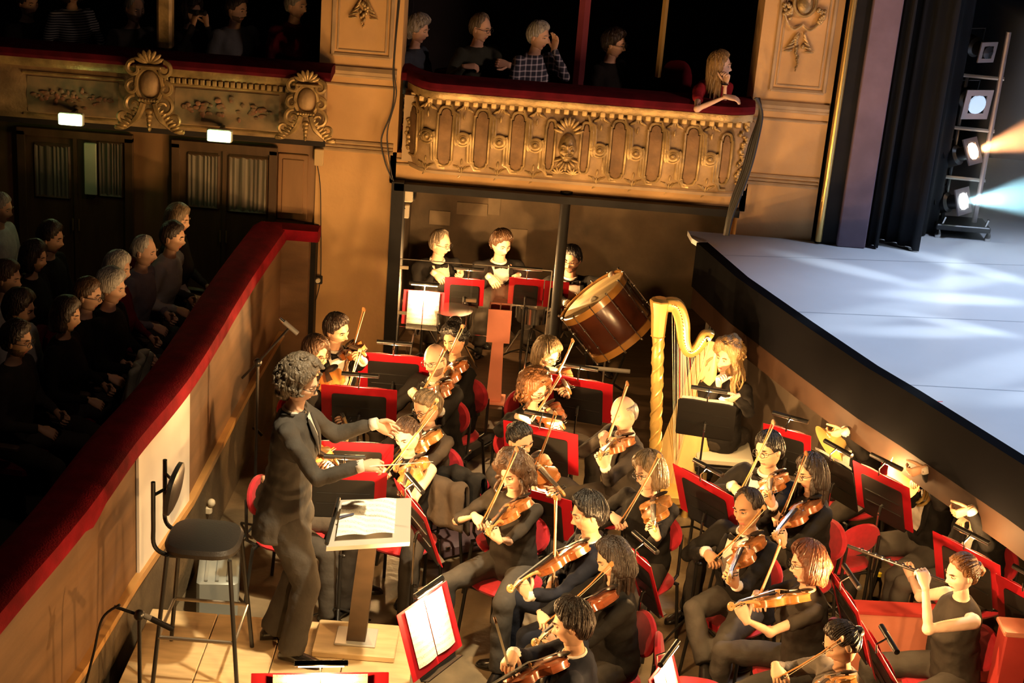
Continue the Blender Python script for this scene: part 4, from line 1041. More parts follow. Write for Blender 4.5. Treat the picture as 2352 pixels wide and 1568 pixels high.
def seatp(who, hp, yaw, rh=None, lh=None, hz=1.2, near=True, **k):
    head = onz(hp[0], hp[1], hz); fl = k.pop('floor', 0)
    ck = k.pop('chairl', None); wc = k.pop('withchair', True)
    N = head - V((0, 0, .165)); F = yawv(yaw); RT = V((F.y, -F.x, 0))
    def hnd(s, q):
        if q is None or isinstance(q, V): return q
        return reach(N + RT * s * .19 - V((0, 0, .055)), q[2], q[0], q[1], q[3] if len(q) > 3 else True)
    i_ = person(who, head, yaw, rh=hnd(1, rh), lh=hnd(-1, lh), floor=fl, **k)
    if wc: chair(V((i_['P'].x, i_['P'].y, fl)) + F * .06, yaw, ck or 'red orchestra chair under ' + who)
    return i_
i_ = seatp('horn player in a bow tie partly hidden by the stage lip', (1978, 938), 212, rh=(1925, 985, .45), lh=(1912, 1000, .50), hair=('short', 'dark'), rcurl=.8, lcurl=.8)
HW = lambda i: (i['arms'][1][2] + i['arms'][-1][2]) / 2
horn(HW(i_) + V((-.10, -.08, -.12)), V((-.75, -.3, -.45)), 'brass horn held by the horn player near the under stage wall')
i_ = seatp('horn player hidden to the chest below the stage lip', (2150, 1058), 205, rh=(2100, 1105, .42), lh=(2095, 1085, .46), hair=('short', 'dark'), botcol='suit')
horn(HW(i_) + V((-.10, .06, -.07)), V((-.80, -.45, .15)), 'brass horn with its bell beside the red backed stand')
i_ = seatp('wind player whose hands show below the stage lip', (2262, 1138), 205, rh=(2205, 1200, .45), lh=(2198, 1180, .47), hair=('short', 'dark'), botcol='suit')
fl_head = onz(2207, 1320, 1.2)
i_ = seatp('flute player with tied back fair hair and bare arms', (2207, 1318), 196, rh=(2085, 1296, .50, False), lh=(2118, 1312, .44, True), hyaw=200, hpitch=10, sex='f', skin='pale', sleeves='none', top='top', topcol='charcoal', hair=('bun', 'ginger'), botcol='suit', tail=.05,
           rhd=V((-.3, .2, .8)), lhd=V((-.2, .4, .7)), lel=V((-.8, -.4, -1)), rel=V((-.5, .5, -1)))
a = onz(2190, 1342, 1.13); b = onz(2048, 1290, 1.15); b = a + (b - a).normalized() * .64
fl = thing('flute', 'dark silver keyed flute held by the player with bare arms', 'flute', M.Translation(a)); d = (b - a)
MB().tube([V((0, 0, 0)), d], .0105, 10).build('tube', mat('dark_flute', (.05, .04, .035), .25, metal=.5), fl)
for i in range(9): MB().tube([d * (.34 + .065 * i) + V((0, 0, .008)), d * (.34 + .065 * i) + V((0, 0, .016))], .009, 8).build('key', chrome, fl)
for q in (.22, .66): MB().tube([d * (q - .01), d * (q + .01)], .0125, 10).build('ring', chrome, fl)
# ================================================================ PERCUSSION ALCOVE
def perc(who, hp, Y, yaw, fl=PERC, **k):
    head = ony(hp[0], hp[1], Y); hz = head.z - fl
    i_ = person(who, head, yaw, floor=fl, seath=max(.40, hz - .74), **k)
    P = i_['P']; t = thing('drum_stool', 'round black drum stool under ' + who, 'stool', (P.x, P.y, fl))
    MB().lathe([(.15, hz - .80), (.17, hz - .785), (.17, hz - .755), (.14, hz - .745)], 20).build('seat', leather, t)
    MB().tube([(0, 0, .12), (0, 0, hz - .79)], .014, 8).build('post', chrome, t)
    for q in range(3): MB().tube([(0, 0, .2), (.2 * math.cos(q * 2.1), .2 * math.sin(q * 2.1), 0)], .010, 6).build('leg', chrome, t)
    return i_
perc('percussionist with glasses at the left behind the clear screen', (1012, 560), 14.1, 300, hyaw=330, skin='fair', hair=('receding', 'salt'), glasses=True)
perc('percussionist with brown hair in the middle behind the clear screen', (1152, 562), 14.1, 285, hyaw=300, hpitch=14, skin='fair', hair=('side', 'brown'))
pd_ = ony(1312, 597, 13.75)
i3 = perc('bearded percussionist leaning on the bass drum', (1312, 597), 13.75, 285, hyaw=255, skin='warm', hair=('short', 'black'), glasses=True, beard='full', lh=ony(1418, 650, 13.0), rh=ony(1325, 700, 13.1), rhd=V((.8, -.4, .1)), lhd=V((.4, -.6, -.5)), lcurl=.25)
# bass drum
dwood = mat('bass_drum_shell', (.10, .025, .010), .25, var=.4, vscale=5, coat=.5); hoop = mat('amber_hoop', (.46, .22, .05), .3, coat=.4, var=.2); skinm = mat('drum_head', (.62, .46, .22), .5, var=.2, vscale=5)
C0 = ony(1397, 726, 12.85)
vw = (CAMO - C0).normalized(); ax = (-(_cr * 66) + _cu * 84).normalized() * .96 + vw * .24; ax.normalize()
r_, f_, u_ = basis(ax); mx = frame(C0, r_, u_, ax)
bd_ = thing('bass_drum', 'large tilted bass drum with dark wooden shell beside the column', 'bass drum', mx)
RB, HB = .30, .20
MB().lathe([(RB, -HB), (RB + .004, -HB * .9), (RB + .004, HB * .9), (RB, HB)], 40).build('shell', dwood, bd_)
for s_ in (-1, 1):
    MB().lathe([(RB + .006, s_ * HB - .03), (RB + .022, s_ * HB - .03), (RB + .022, s_ * HB + .03), (RB + .004, s_ * HB + .03), (RB + .004, s_ * HB + .015)], 40, cap=False).build('hoop', hoop, bd_, ang=30)
    MB().lathe([(RB + .005, s_ * HB + .010), (RB * .98, s_ * HB + .014 * s_), (.001, s_ * HB + .016 * s_)], 40).build('drum_head', skinm, bd_)
rod = MB(); rod.tube([(RB + .030, 0, -HB - .04), (RB + .030, 0, HB + .04)], .004, 6)
for z_ in (-HB - .04, HB + .04, -.09, .09): rod.ell((RB + .026, 0, z_), (.014, .010, .014), 8, 6)
rod = rod.mesh('tension_rod', chrome)
for q in range(12):
    o = obj('tension_rod', rod, bd_); o.rotation_euler.z = 2 * PI * q / 12
ds = thing('bass_drum_stand', 'dark metal cradle stand under the bass drum', 'drum stand', (C0.x, C0.y, PERC))
hh = C0.z - PERC
for s_ in (-1, 1): MB().tube([(s_ * .16, -.10, hh - .30), (s_ * .10, .05, .12), (s_ * .20, .22, .0)], .012, 6).build('leg', blackmetal, ds)
MB().tube([(0, -.14, hh - .02), (0, -.16, .05)], .010, 6).build('post', chrome, ds)
a = ony(1343, 843, 12.5); b = ony(1447, 853, 12.5)
MB().tube([a - V((C0.x, C0.y, PERC)), b - V((C0.x, C0.y, PERC))], .018, 4).build('foot_bar', greymetal, ds)
ml = thing('drum_mallet', 'padded mallet held against the bass drum head', 'mallet', M.Translation(ony(1365, 690, 12.75)))
a = V((0, 0, 0)); b = ony(1330, 700, 13.05) - ml.matrix_world.translation
MB().tube([a, b * 1.4], .007, 6).build('handle', lightwood, ml); MB().ell(a, (.038, .038, .038), 12, 8).build('felt_head', mat('white_felt', (.75, .68, .5), .9), ml)
# clear screen in front of the percussion
gl = bpy.data.materials.new('clear_acrylic'); gl.use_nodes = True; nt = gl.node_tree; N_ = nt.nodes; N_.remove(N_['Principled BSDF'])
tr_ = N_.new('ShaderNodeBsdfTransparent'); tr_.inputs[0].default_value = (.93, .93, .92, 1); gs = N_.new('ShaderNodeBsdfGlossy'); gs.inputs['Roughness'].default_value = .08
mxs = N_.new('ShaderNodeMixShader'); fr = N_.new('ShaderNodeFresnel'); fr.inputs['IOR'].default_value = 1.6
nt.links.new(fr.outputs[0], mxs.inputs[0]); nt.links.new(tr_.outputs[0], mxs.inputs[1]); nt.links.new(gs.outputs[0], mxs.inputs[2]); nt.links.new(mxs.outputs[0], N_['Material Output'].inputs[0])
def quad(pts, Y, d, name, m, parent, inv):
    p = [ony(x, y, Y) - inv for x, y in pts]
    return MB().loft([[q for q in p], [q + V((0, d, 0)) for q in p]]).build(name, m, parent, smooth=False)
o0 = ony(1080, 780, 12.95); o0.z = PERC
scr = thing('acoustic_screen', 'clear acrylic screen with pale hinges before the percussion', 'screen', M.Translation(o0))
quad([(918, 594), (1085, 607), (1072, 768), (906, 748)], 12.93, .008, 'panel', gl, scr, o0)
quad([(1090, 607), (1268, 622), (1250, 785), (1077, 768)], 12.93, .008, 'panel', gl, scr, o0)
edge = mat('acrylic_edge', (.55, .50, .42), .2)
for a, b in (((918, 594), (1085, 607)), ((1090, 607), (1268, 622)), ((1268, 622), (1250, 785))):
    MB().tube([ony(*a, 12.93) - o0, ony(*b, 12.93) - o0], .004, 4).build('edge', edge, scr)
for px, py in ((926, 614), (922, 718), (1082, 690)):
    c = ony(px, py, 12.92) - o0; MB().bbox(c, (.09, .012, .03), .004).build('hinge', beige, scr, smooth=False)
for px in (935, 1240): 
    c = ony(px, 800, 12.93) - o0; MB().box((c.x, 0, .12), (.03, .30, .24)).build('foot', gl, scr, smooth=False)
# percussion stands
def pst(l, r, Y, label, far, **k):
    A, B = ony(*l, Y), ony(*r, Y); wd = (B - A).length
    return stand((A + B) / 2, 90 if far else 270, label, w_=wd - .09, rw=wd, h=.22, rh=.29, floor=PERC, **k)
pst((1022, 637), (1113, 645), 13.4, 'red backed music stand left behind the clear screen', True, energy=1.2, lx=-.03)
pst((1170, 637), (1250, 645), 13.4, 'red backed music stand right behind the clear screen', True, energy=1.2)
pst((1252, 645), (1308, 650), 13.3, 'red backed music stand behind the dark column', True, lamp=False, music=False)
pst((928, 664), (1022, 672), 13.2, 'bright music stand at the left end of the clear screen', False, energy=2.2)
# snare drum, tripods
def snare(c, label, r=.165):
    t = thing('snare_drum', label, 'drum', M.Translation((c.x, c.y, PERC))); h = c.z - PERC
    MB().lathe([(r, h - .14), (r, h)], 28).build('shell', chrome, t)
    MB().lathe([(r + .006, h - .012), (r + .006, h + .006), (r - .006, h + .006)], 28).build('hoop', chrome, t)
    MB().lathe([(r - .004, h - .002), (.01, h + .002)], 28).build('drum_head', mat('white_drum_head', (.75, .72, .66), .5), t)
    for q in range(8): MB().tube([(1.04 * r * math.cos(q * PI / 4), 1.04 * r * math.sin(q * PI / 4), h - .13), (1.04 * r * math.cos(q * PI / 4), 1.04 * r * math.sin(q * PI / 4), h)], .005, 5).build('lug', chrome, t)
    MB().tube([(0, 0, h - .14), (0, 0, .2)], .011, 6).build('post', chrome, t)
    for q in range(3): MB().tube([(0, 0, .30), (.12 * math.cos(q * 2.09 + .4), .12 * math.sin(q * 2.09 + .4), .24), (.26 * math.cos(q * 2.09 + .4), .26 * math.sin(q * 2.09 + .4), 0)], .010, 6).build('leg', chrome, t)
snare(ony(1040, 712, 13.2), 'chrome snare drum on a tripod behind the clear screen')
snare(ony(960, 690, 13.45), 'small brass toned drum by the left alcove post', .13)
snare(ony(1225, 700, 13.6), 'shallow chrome drum behind the right half of the screen', .14)
# pink pedestal with two openings
a = ony(1140, 832, 12.62); a.z = PERC
pk = thing('pink_pedestal', 'pink red pedestal box with two openings before the alcove', 'pedestal', M.Translation(a))
zt = ony(1142, 703, 12.62).z - PERC; zb = ony(1140, 773, 12.62).z - PERC
bx_ = MB(); bx_.box((0, -.08, (zt + zb) / 2 - .01), (.19, .012, zt - zb + .02)); bx_.box((0, .08, (zt + zb) / 2), (.17, .012, zt - zb)); bx_.box((-.085, 0, (zt + zb) / 2), (.012, .17, zt - zb)); bx_.box((.085, 0, (zt + zb) / 2), (.012, .17, zt - zb)); bx_.box((0, 0, zb + .006), (.17, .17, .012)); bx_.box((0, 0, (zt + zb) / 2), (.010, .16, zt - zb))
bx_.build('box', pinkpaint, pk, smooth=False)
MB().loft([[V((x * w_, y * w_, z)) for x, y in ((-1, -1), (1, -1), (1, 1), (-1, 1))] for z, w_ in ((.02, .062), (zb, .045))]).build('post', pinkpaint, pk, smooth=False)
MB().bbox((0, 0, .012), (.2, .2, .024), .004).build('base', pinkpaint, pk, smooth=False)
# speaker cabinet on the alcove post
p_ = ony(938, 443, 13.12)
t = thing('wall_speaker', 'small beige speaker box hung inside the alcove corner', 'speaker', M.Translation(p_))
MB().bbox((0, 0, 0), (.09, .14, .12), .008).build('cabinet', beige, t, smooth=False); MB().lathe([(.05, 0), (.055, .01), (.03, .02)], 16, mx=M.Translation((.048, -.02, .0)) @ M.Rotation(R(90), 4, 'Y')).build('cone', blackmetal, t)
MB().bbox((-.01, .01, -.16), (.05, .05, .11), .005).build('junction_box', beige, t, smooth=False)
# wall patches (repairs) on the alcove back wall
for px, py, w_, h_ in ((1085, 480, .30, .12), (1010, 500, .2, .14), (1190, 560, .16, .3), (1135, 470, .12, .2)):
    c = ony(px, py, 15.29); MB().box(c, (w_, .012, h_)).build('repair_patch', mat('plaster_patch', (.23, .165, .10), .85, var=.3), alc, smooth=False)

# ================================================================ HARP AND HARPIST
HY = 11.35
gold = mat('gold_harp', (.78, .52, .16), .28, metal=.55, var=.2, vscale=6); goldw = mat('spruce_soundboard', (.80, .58, .24), .35, var=.12, vscale=8, coat=.3)
hb = onz(1535, 1150, 0); HO = V((hb.x, HY, 0))
hp_ = thing('concert_harp', 'tall golden concert harp with carved column', 'harp', M.Translation(HO))
def H(px, py, dy=0): return ony(px, py, HY + dy) - HO
colp = [H(1504, 1085), H(1503, 1000), H(1507, 900), H(1511, 800), H(1512, 772)]
m_ = MB(); m_.tube([colp[0].lerp(colp[-1], t) for t in [i / 30 for i in range(31)]], [.043 + .004 * math.sin(i * 1.3) for i in range(31)], 10)
for k_ in range(3):   # spiral carving
    m_.tube([colp[0].lerp(colp[-1], t) + V((math.cos(t * 22 + k_ * 2.1), math.sin(t * 22 + k_ * 2.1), 0)) * .040 for t in [i / 60 for i in range(61)]], .009, 5)
m_.build('column', gold, hp_)
ct_, cb_ = H(1517, 688), H(1511, 772)
MB().loft([[c + V((math.cos(q) * r, math.sin(q) * r, 0)) for q in [2 * PI * i / 8 for i in range(8)]] for c, r in ((cb_, .056), (cb_.lerp(ct_, .03), .050), (cb_.lerp(ct_, .1), .052), (cb_.lerp(ct_, .6), .060), (ct_ - V((0, 0, .01)), .078), (ct_, .074), (ct_ + V((0, 0, .015)), .04))]).build('capital', gold, hp_, ang=20)
nk = curve([H(1524, 700), H(1553, 702), H(1567, 736), H(1571, 782), H(1583, 806), H(1602, 797), H(1620, 772), H(1632, 776)], 6)
rs = []
for i, p in enumerate(nk):
    a_, b_ = nk[max(0, i - 1)], nk[min(len(nk) - 1, i + 1)]; t_ = (b_ - a_).normalized(); n_ = V((-t_.z, 0, t_.x)); hw = .045 + .008 * math.sin(i / 6)
    rs.append([p + n_ * hw * c_ + V((0, .042 * s_, 0)) for c_, s_ in ((-1, -.7), (-.7, -1), (.7, -1), (1, -.7), (1, .7), (.7, 1), (-.7, 1), (-1, .7))])
MB().loft(rs).build('neck', gold, hp_, ang=50)
pegm = MB().tube([(0, -.062, 0), (0, .05, 0)], .0045, 5).mesh('tuning_pin', chrome)
A, B = H(1630, 782), H(1540, 1115)
bxr = []; WAX = V((.80, -.60, 0))
for t in [i / 10 for i in range(11)]:
    c = A.lerp(B, t); ax_ = (B - A).normalized(); pr_ = V((ax_.z, 0, -ax_.x)); pr_ = pr_ if pr_.x > 0 else -pr_
    wy, th_ = lerp(.06, .21, t), lerp(.055, .20, t)
    bxr.append([c + WAX * (wy * math.cos(q)) + pr_ * (th_ * max(0, math.sin(q)) if math.sin(q) > 0 else 0.0) for q in [PI * j / 10 for j in range(11)]] + [c + WAX * (-wy * .5) - pr_ * .004, c + WAX * (wy * .5) - pr_ * .004])
MB().loft(bxr).build('soundbox', goldw, hp_, ang=50)
MB().loft([[c + pr_ * -.008 + V((0, s_ * .012, 0)) + pr_ * d_ for s_, d_ in ((-1, 0), (1, 0), (1, .012), (-1, .012))] for c in (A, B)]).build('string_rib', lightwood, hp_, smooth=False)
MB().bbox(H(1522, 1108) + V((.05, 0, -.05)), (.42, .40, .11), .03).build('base', gold, hp_)
MB().bbox(H(1522, 1108) + V((.05, 0, -.115)), (.34, .32, .05), .02).build('plinth', gold, hp_)
for sx in (-.1, .18):
    for sy in (-.13, .13):
        q = H(1522, 1108) + V((sx, sy, 0)); MB().lathe([(.03, 0), (.022, .04), (.03, .12)], 10, mx=M.Translation((q.x, q.y, 0))).build('foot', gold, hp_)
for i in range(7): q = H(1522, 1108) + V((.20, -.15 + .05 * i, -.10)); MB().tube([q, q + V((.10, 0, -.015))], .007, 5).build('pedal', gold, hp_)
smat = [mat('gut_string', (.75, .68, .55), .4), mat('red_string', (.5, .02, .03), .4), mat('dark_string', (.03, .03, .04), .4)]
for i in range(34):
    t = i / 33; lo_ = A.lerp(B, lerp(.06, .90, t)); j = lerp(len(nk) - 4, 4, t); n0 = nk[int(j)].lerp(nk[min(len(nk) - 1, int(j) + 1)], j % 1)
    MB().tube([lo_, n0], .0016, 4).build('string', smat[1 if i % 7 == 0 else (2 if i % 7 == 3 else 0)], hp_)
    o = obj('tuning_pin', pegm, hp_); o.location = n0 + V((0, 0, .01))
i_ = seatp('harpist with long frizzy blonde hair resting chin on hand', (1668, 822), 245, hz=1.27, hyaw=232, hpitch=2, hroll=-10, sex='f', skin='fair', top='top', topcol='black', hair=('wild', 'blond'), hlen=.34,
           rh=(1652, 862, .36, True), rhd=V((-.1, -.2, .9)), lh=(1672, 922, .48, True), lhd=V((-.6, -.5, -.2)), rcurl=1.0, lcurl=.4, withchair=False, seath=.54, knee={1: onz(1640, 965, .55), -1: onz(1705, 1000, .55)})
P = i_['P']; t = thing('harp_bench', 'black bench with a pale padded seat under the harpist', 'bench', (P.x, P.y, 0))
MB().bbox((.04, 0, .49), (.42, .42, .07), .02).build('seat', mat('pale_pad', (.42, .40, .32), .7), t)
MB().bbox((.04, 0, .43), (.44, .44, .05), .006).build('apron', blackpaint, t, smooth=False)
for sx in (-.14, .22):
    for sy in (-.18, .18): MB().box((sx, sy, .205), (.045, .045, .41)).build('leg', blackpaint, t, smooth=False)
MB().box((.04, -.18, .14), (.36, .03, .03)).build('stretcher', blackpaint, t, smooth=False)
# ================================================================ BOX PARAPET (right) with gilded relief
PY = 12.72
x0, x1 = ony(935, 300, PY).x, ony(1722, 330, PY).x
ZB, ZT = 2.10, 2.66
def pso(t):  # bulge of the parapet towards the room
    return .13 * math.sin(PI * min(1, .12 + t * .80)) - .02
def PS(x, t, out=0.0):
    e = .22
    k_ = 0.0
    if x < x0 + e: k_ = (1 - (x - x0) / e)
    if x > x1 - e: k_ = (1 - (x1 - x) / e) * .6
    k_ = max(0, min(1.3, k_))
    return V((x, PY + .12 - pso(t) - out + .20 * k_ ** 2, lerp(ZB, ZT, t)))
para = struct(MB().grid(lambda u, v: PS(lerp(x0 - .06, x1 + .04, u), v), 60, 14).build('wall_parapet', gilt_panel), 'bulging gilded parapet of the theatre box')
bk = MB(); bk.box(((x0 + x1) / 2, PY + .30, (ZB + ZT) / 2), (x1 - x0 + .1, .16, ZT - ZB - .02)); bk.build('core', plaster_dark, para, smooth=False)
def onpath(pts, r, out=.017, n=6, nm='scroll', m=gilt, flat=.8):
    if not isinstance(r, list):     # follow the bulge closely on long runs
        fine = [pts[0]]
        for (xa, ta), (xb, tb) in zip(pts, pts[1:]):
            k_ = max(1, int(abs(tb - ta) / .07))
            fine += [(lerp(xa, xb, j / k_), lerp(ta, tb, j / k_)) for j in range(1, k_ + 1)]
        pts = fine
    return MB().tube([PS(x, t, out) for x, t in pts], r, n, flat=flat, up=V((0, -1, 0))).build(nm, m, para)
worn_field = mat('worn_panel_field', (.30, .17, .07), .7, var=.45, vscale=9, bump=.2, bscale=40, detail=8)
bosses = [981, 1065, 1149, 1232, 1380, 1464, 1549, 1635]
bxs = [ony(p, 285 + (p - 981) * .07, PY).x for p in bosses]
per = .295
def arc2(cx, ct, r, a0, a1, n=10, sq=1 / .56):
    return [(cx + r * math.cos(R(lerp(a0, a1, i / n))), ct + r * sq * math.sin(R(lerp(a0, a1, i / n)))) for i in range(n + 1)]
bossm = MB().lathe([(.034, 0), (.036, .010), (.028, .018), (.022, .014), (.018, .024), (.008, .030)], 14).mesh('boss', gilt)
for bxp in bxs:
    for sgn in (1, -1):
        for off, rr in ((0, .0135), (.021, .0135)):
            pa = [(-.155, .955), (-.105, .95), (-.088 + off * .3, .86), (-.066 + off, .83), (-.062 + off, .62)] + arc2(0, .52, .062 - off, 180, 395, 12)
            onpath([(bxp + sgn * x, .5 + sgn * (t - .5)) for x, t in pa], rr)
    o = obj('boss', bossm, para); o.matrix_world = frame(PS(bxp, .51, .010), V((1, 0, 0)), V((0, 0, 1)), V((0, -1, 0)))
    for tt, sg in ((.90, 1), (.07, -1)):   # leaf sprays above and below
        lf_ = MB()
        for q in range(5):
            a = (q - 2) * .5; c = PS(bxp + .022 * (q - 2), tt + sg * .02 * (2 - abs(q - 2)), .010)
            lf_.ell((0, 0, 0), (.010, .010, .030), 8, 6, mx=M.Translation(c) @ M.Rotation(-a * sg, 4, 'Y'))
        lf_.ell(PS(bxp, tt - sg * .09, .012), (.009, .010, .028), 8, 6)
        lf_.build('leaf_spray', gilt, para)
    onpath([(bxp, -.02), (bxp - .008, -.07), (bxp - .025, -.11)], [.014, .010, .004], nm='drop')
def plate(cx, w_, t0, t1):
    prof = [(t0, .0), (t0 + .012, .45), (t0 + .035, .68), (t0 + .07, .80), (t0 + .09, .80), (t0 + .092, 1.0), *[(lerp(t0 + .12, t1 - .12, j / 8), 1.0) for j in range(9)], (t1 - .092, 1.0), (t1 - .09, .80), (t1 - .07, .80), (t1 - .035, .68), (t1 - .012, .45), (t1, .0)]
    rs = []
    for tt, f in prof:
        ww = max(.004, w_ * f); rs.append([PS(cx - ww, tt, -.004), PS(cx - ww + .003, tt, .020), PS(cx + ww - .003, tt, .020), PS(cx + ww, tt, -.004)])
    MB().loft(rs).build('panel', worn_field, para, ang=30)
    e = .013; left = [(cx - (w_ * f + e), tt + (e * 1.7 * (-1 if tt < .3 else (1 if tt > .7 else 0)))) for tt, f in prof]; right = [(2 * cx - x, t) for x, t in reversed(left)]
    onpath(left + right + [left[0]], .012, .014, nm='panel_rim')
mids = [(a + b) / 2 for a, b in zip(bxs, bxs[1:])]
for i, cx in enumerate(mids):
    if i != 3: plate(cx, .050, .10, .90)
for cx, w_ in ((bxs[0] - .125, .030), (bxs[3] + .115, .026), (bxs[4] - .115, .026), (bxs[-1] + .12, .032)): plate(cx, w_, .16, .84)
# cornice with dentils under the rail
MB().loft([[PS(lerp(x0 - .04, x1 + .02, i / 40), 1.0, d) + V((0, 0, z)) for d, z in ((.0, -.0), (.035, .005), (.05, .03), (.045, .07), (0, .07))] for i in range(41)]).build('cornice', gilt, para)
dent = MB().bbox((0, 0, 0), (.046, .03, .05), .006).mesh('dentil', gilt)
nd = 38
for i in range(nd):
    o = obj('dentil', dent, para); o.location = PS(lerp(x0 + .02, x1 - .02, i / (nd - 1)), .985, .022)
MB().loft([[PS(lerp(x0 - .04, x1 + .02, i / 40), 0, d) + V((0, 0, z)) for d, z in ((.01, .0), (.02, -.01), (.015, -.035), (0, -.035))] for i in range(41)]).build('base_moulding', plaster_dark, para)
# carved mask in the middle
mc = (bxs[3] + bxs[4]) / 2
mk = MB(); mm = frame(PS(mc, .50, -.005), V((-1, 0, 0)), V((0, -1, 0)), V((0, 0, 1))) @ M.Scale(.95, 4)
head_into(mk, mm)
mk.m = [0] * len(mk.m)
for s_ in (-1, 1):
    mk.tube([mm @ V((s_ * .010, .10, .028)), mm @ V((s_ * .032, .10, .042)), mm @ V((s_ * .056, .08, .030))], [.006, .009, .004], 6)
    mk.tube([mm @ V((s_ * .004, .112, -.046)), mm @ V((s_ * .026, .104, -.056)), mm @ V((s_ * .050, .085, -.040))], [.006, .009, .003], 6)
    mk.ell(mm @ V((s_ * .042, .075, -.018)), (.018, .014, .016), 8, 6)
for q in range(9):
    a = R(lerp(20, 160, q / 8)); mk.ell((0, 0, 0), (.016, .014, .042), 8, 6, mx=M.Translation(PS(mc + .085 * math.cos(a), .66 + .20 * math.sin(a), .02)) @ M.Rotation(PI / 2 - a, 4, 'Y'))
for q in range(7):
    a = R(lerp(200, 340, q / 6)); mk.ell((0, 0, 0), (.013, .012, .035), 8, 6, mx=M.Translation(PS(mc + .07 * math.cos(a), .38 + .16 * math.sin(a), .03)) @ M.Rotation(PI / 2 - a, 4, 'Y'))
o = mk.build('mask', gilt, para, ang=180); o['label'] = 'carved bearded face on the gilded parapet'
for s_ in (-1, 1):
    sh_ = MB()
    for q in range(6):
        a = R(lerp(15, 165, q / 5)); sh_.ell((0, 0, 0), (.011, .010, .038), 6, 6, mx=M.Translation(PS(mc + s_ * .055 + .03 * math.cos(a), .10 + .05 * math.sin(a), .016)) @ M.Rotation(PI / 2 - a, 4, 'Y'))
    sh_.build('shell', gilt, para)
# flower garlands at the ends
rnd = random.Random(3)
for xx in (x0 - .02, x1 - .04):
    ga = MB()
    for q in range(26):
        c = PS(xx + rnd.uniform(-.03, .03), lerp(.95, .15, q / 25), .02); ga.ell(c, (rnd.uniform(.012, .024), .016, rnd.uniform(.012, .024)), 8, 6)
    ga.build('garland', gilt, para)
# velvet rail of the box
rs = []
xr0, xr1 = ony(905, 185, PY).x, ony(1742, 238, PY).x
for i in range(41):
    x = lerp(xr0, xr1, i / 40); y = PS(min(max(x, x0 - .05), x1 + .03), 1, 0).y
    rs.append([V((x, y + a, b)) for a, b in ((-.05, 2.735), (-.075, 2.76), (-.07, 2.80), (-.02, 2.83), (.22, 2.82), (.24, 2.76), (.2, 2.735))])
struct(MB().loft(rs).build('velvet_rail_box', velvet_dark), 'dark crimson velvet rail on the theatre box')

# ================================================================ carved drops on the pilasters
def pendant(px, py, L_, label, big=False):
    c = ony(px, py, WY - .01); t = MB(); rn = random.Random(px)
    n = 16
    for q in range(n):
        u = q / (n - 1); w_ = (.035 * (1 - u) + .006)
        t.ell(c + V((rn.uniform(-w_, w_), -.01, -L_ * u)), (.012 * (1.2 - u) + .004, .014, .018 * (1.2 - u * .6)), 8, 6)
    for s_ in (-1, 1):
        for q in range(5):
            t.ell((0, 0, 0), (.010, .010, .036), 8, 6, mx=M.Translation(c + V((s_ * (.035 + .012 * q), -.012, .01 - .03 * q))) @ M.Rotation(s_ * (-.5 - .25 * q), 4, 'Y'))
    if big:
        for s_ in (-1, 1):
            t.tube(curve([c + V((0, -.015, .10)), c + V((s_ * .06, -.02, .06)), c + V((s_ * .12, -.015, .11)), c + V((s_ * .15, -.01, .19))], 5), [.010] * 15 + [.006], 6)
            for q in range(14): t.ell(c + V((s_ * (.13 + rn.uniform(-.035, .035)), -.015, .17 + rn.uniform(-.05, .08))), (.018, .016, .018), 8, 6)
        t.ell(c + V((0, -.02, .26)), (.06, .03, .075), 14, 10)
        t.tube([c + V((.085 * math.cos(q), -.02, .27 + .105 * math.sin(q))) for q in [2 * PI * i / 20 for i in range(21)]], .014, 6)
    o = t.build('carved_pendant', gilt, wall_back); o['label'] = label
pendant(1838, 85, .26, 'gilded fruit pendant under a cartouche on the right pilaster', True)
pendant(836, 8, .18, 'gilded pendant on the left pilaster')
# ================================================================ LEFT SIDE: stalls wall, doors, balcony
wood_wall = mat('brown_stalls_panelling', (.34, .18, .075), .45, var=.3, vscale=3, stretch=(2, 1, .4))
swl = MB(); swl.box((-4.6, WY + .12, 1.42), (5.8, .2, 1.84))
wall_side = struct(swl.build('wall_side', wood_wall, smooth=False), 'brown panelled wall behind the stalls')
def wpart(nm, px0, py0, px1, py1, d, m, parent=wall_side, Y=WY + .02):
    a, b = ony(px0, py0, Y), ony(px1, py1, Y); b.z = b.z
    x0_, x1_ = min(a.x, b.x), max(a.x, b.x); z0_, z1_ = min(a.z, b.z), max(a.z, b.z)
    return MB().bbox(((x0_ + x1_) / 2, Y - d / 2, (z0_ + z1_) / 2), (x1_ - x0_, d, z1_ - z0_), .006).build(nm, m, parent, smooth=False)
o = wpart('panel', 640, 350, 705, 505, .02, wood_wall); o = wpart('panel', 650, 362, 696, 490, .03, wood_wall)
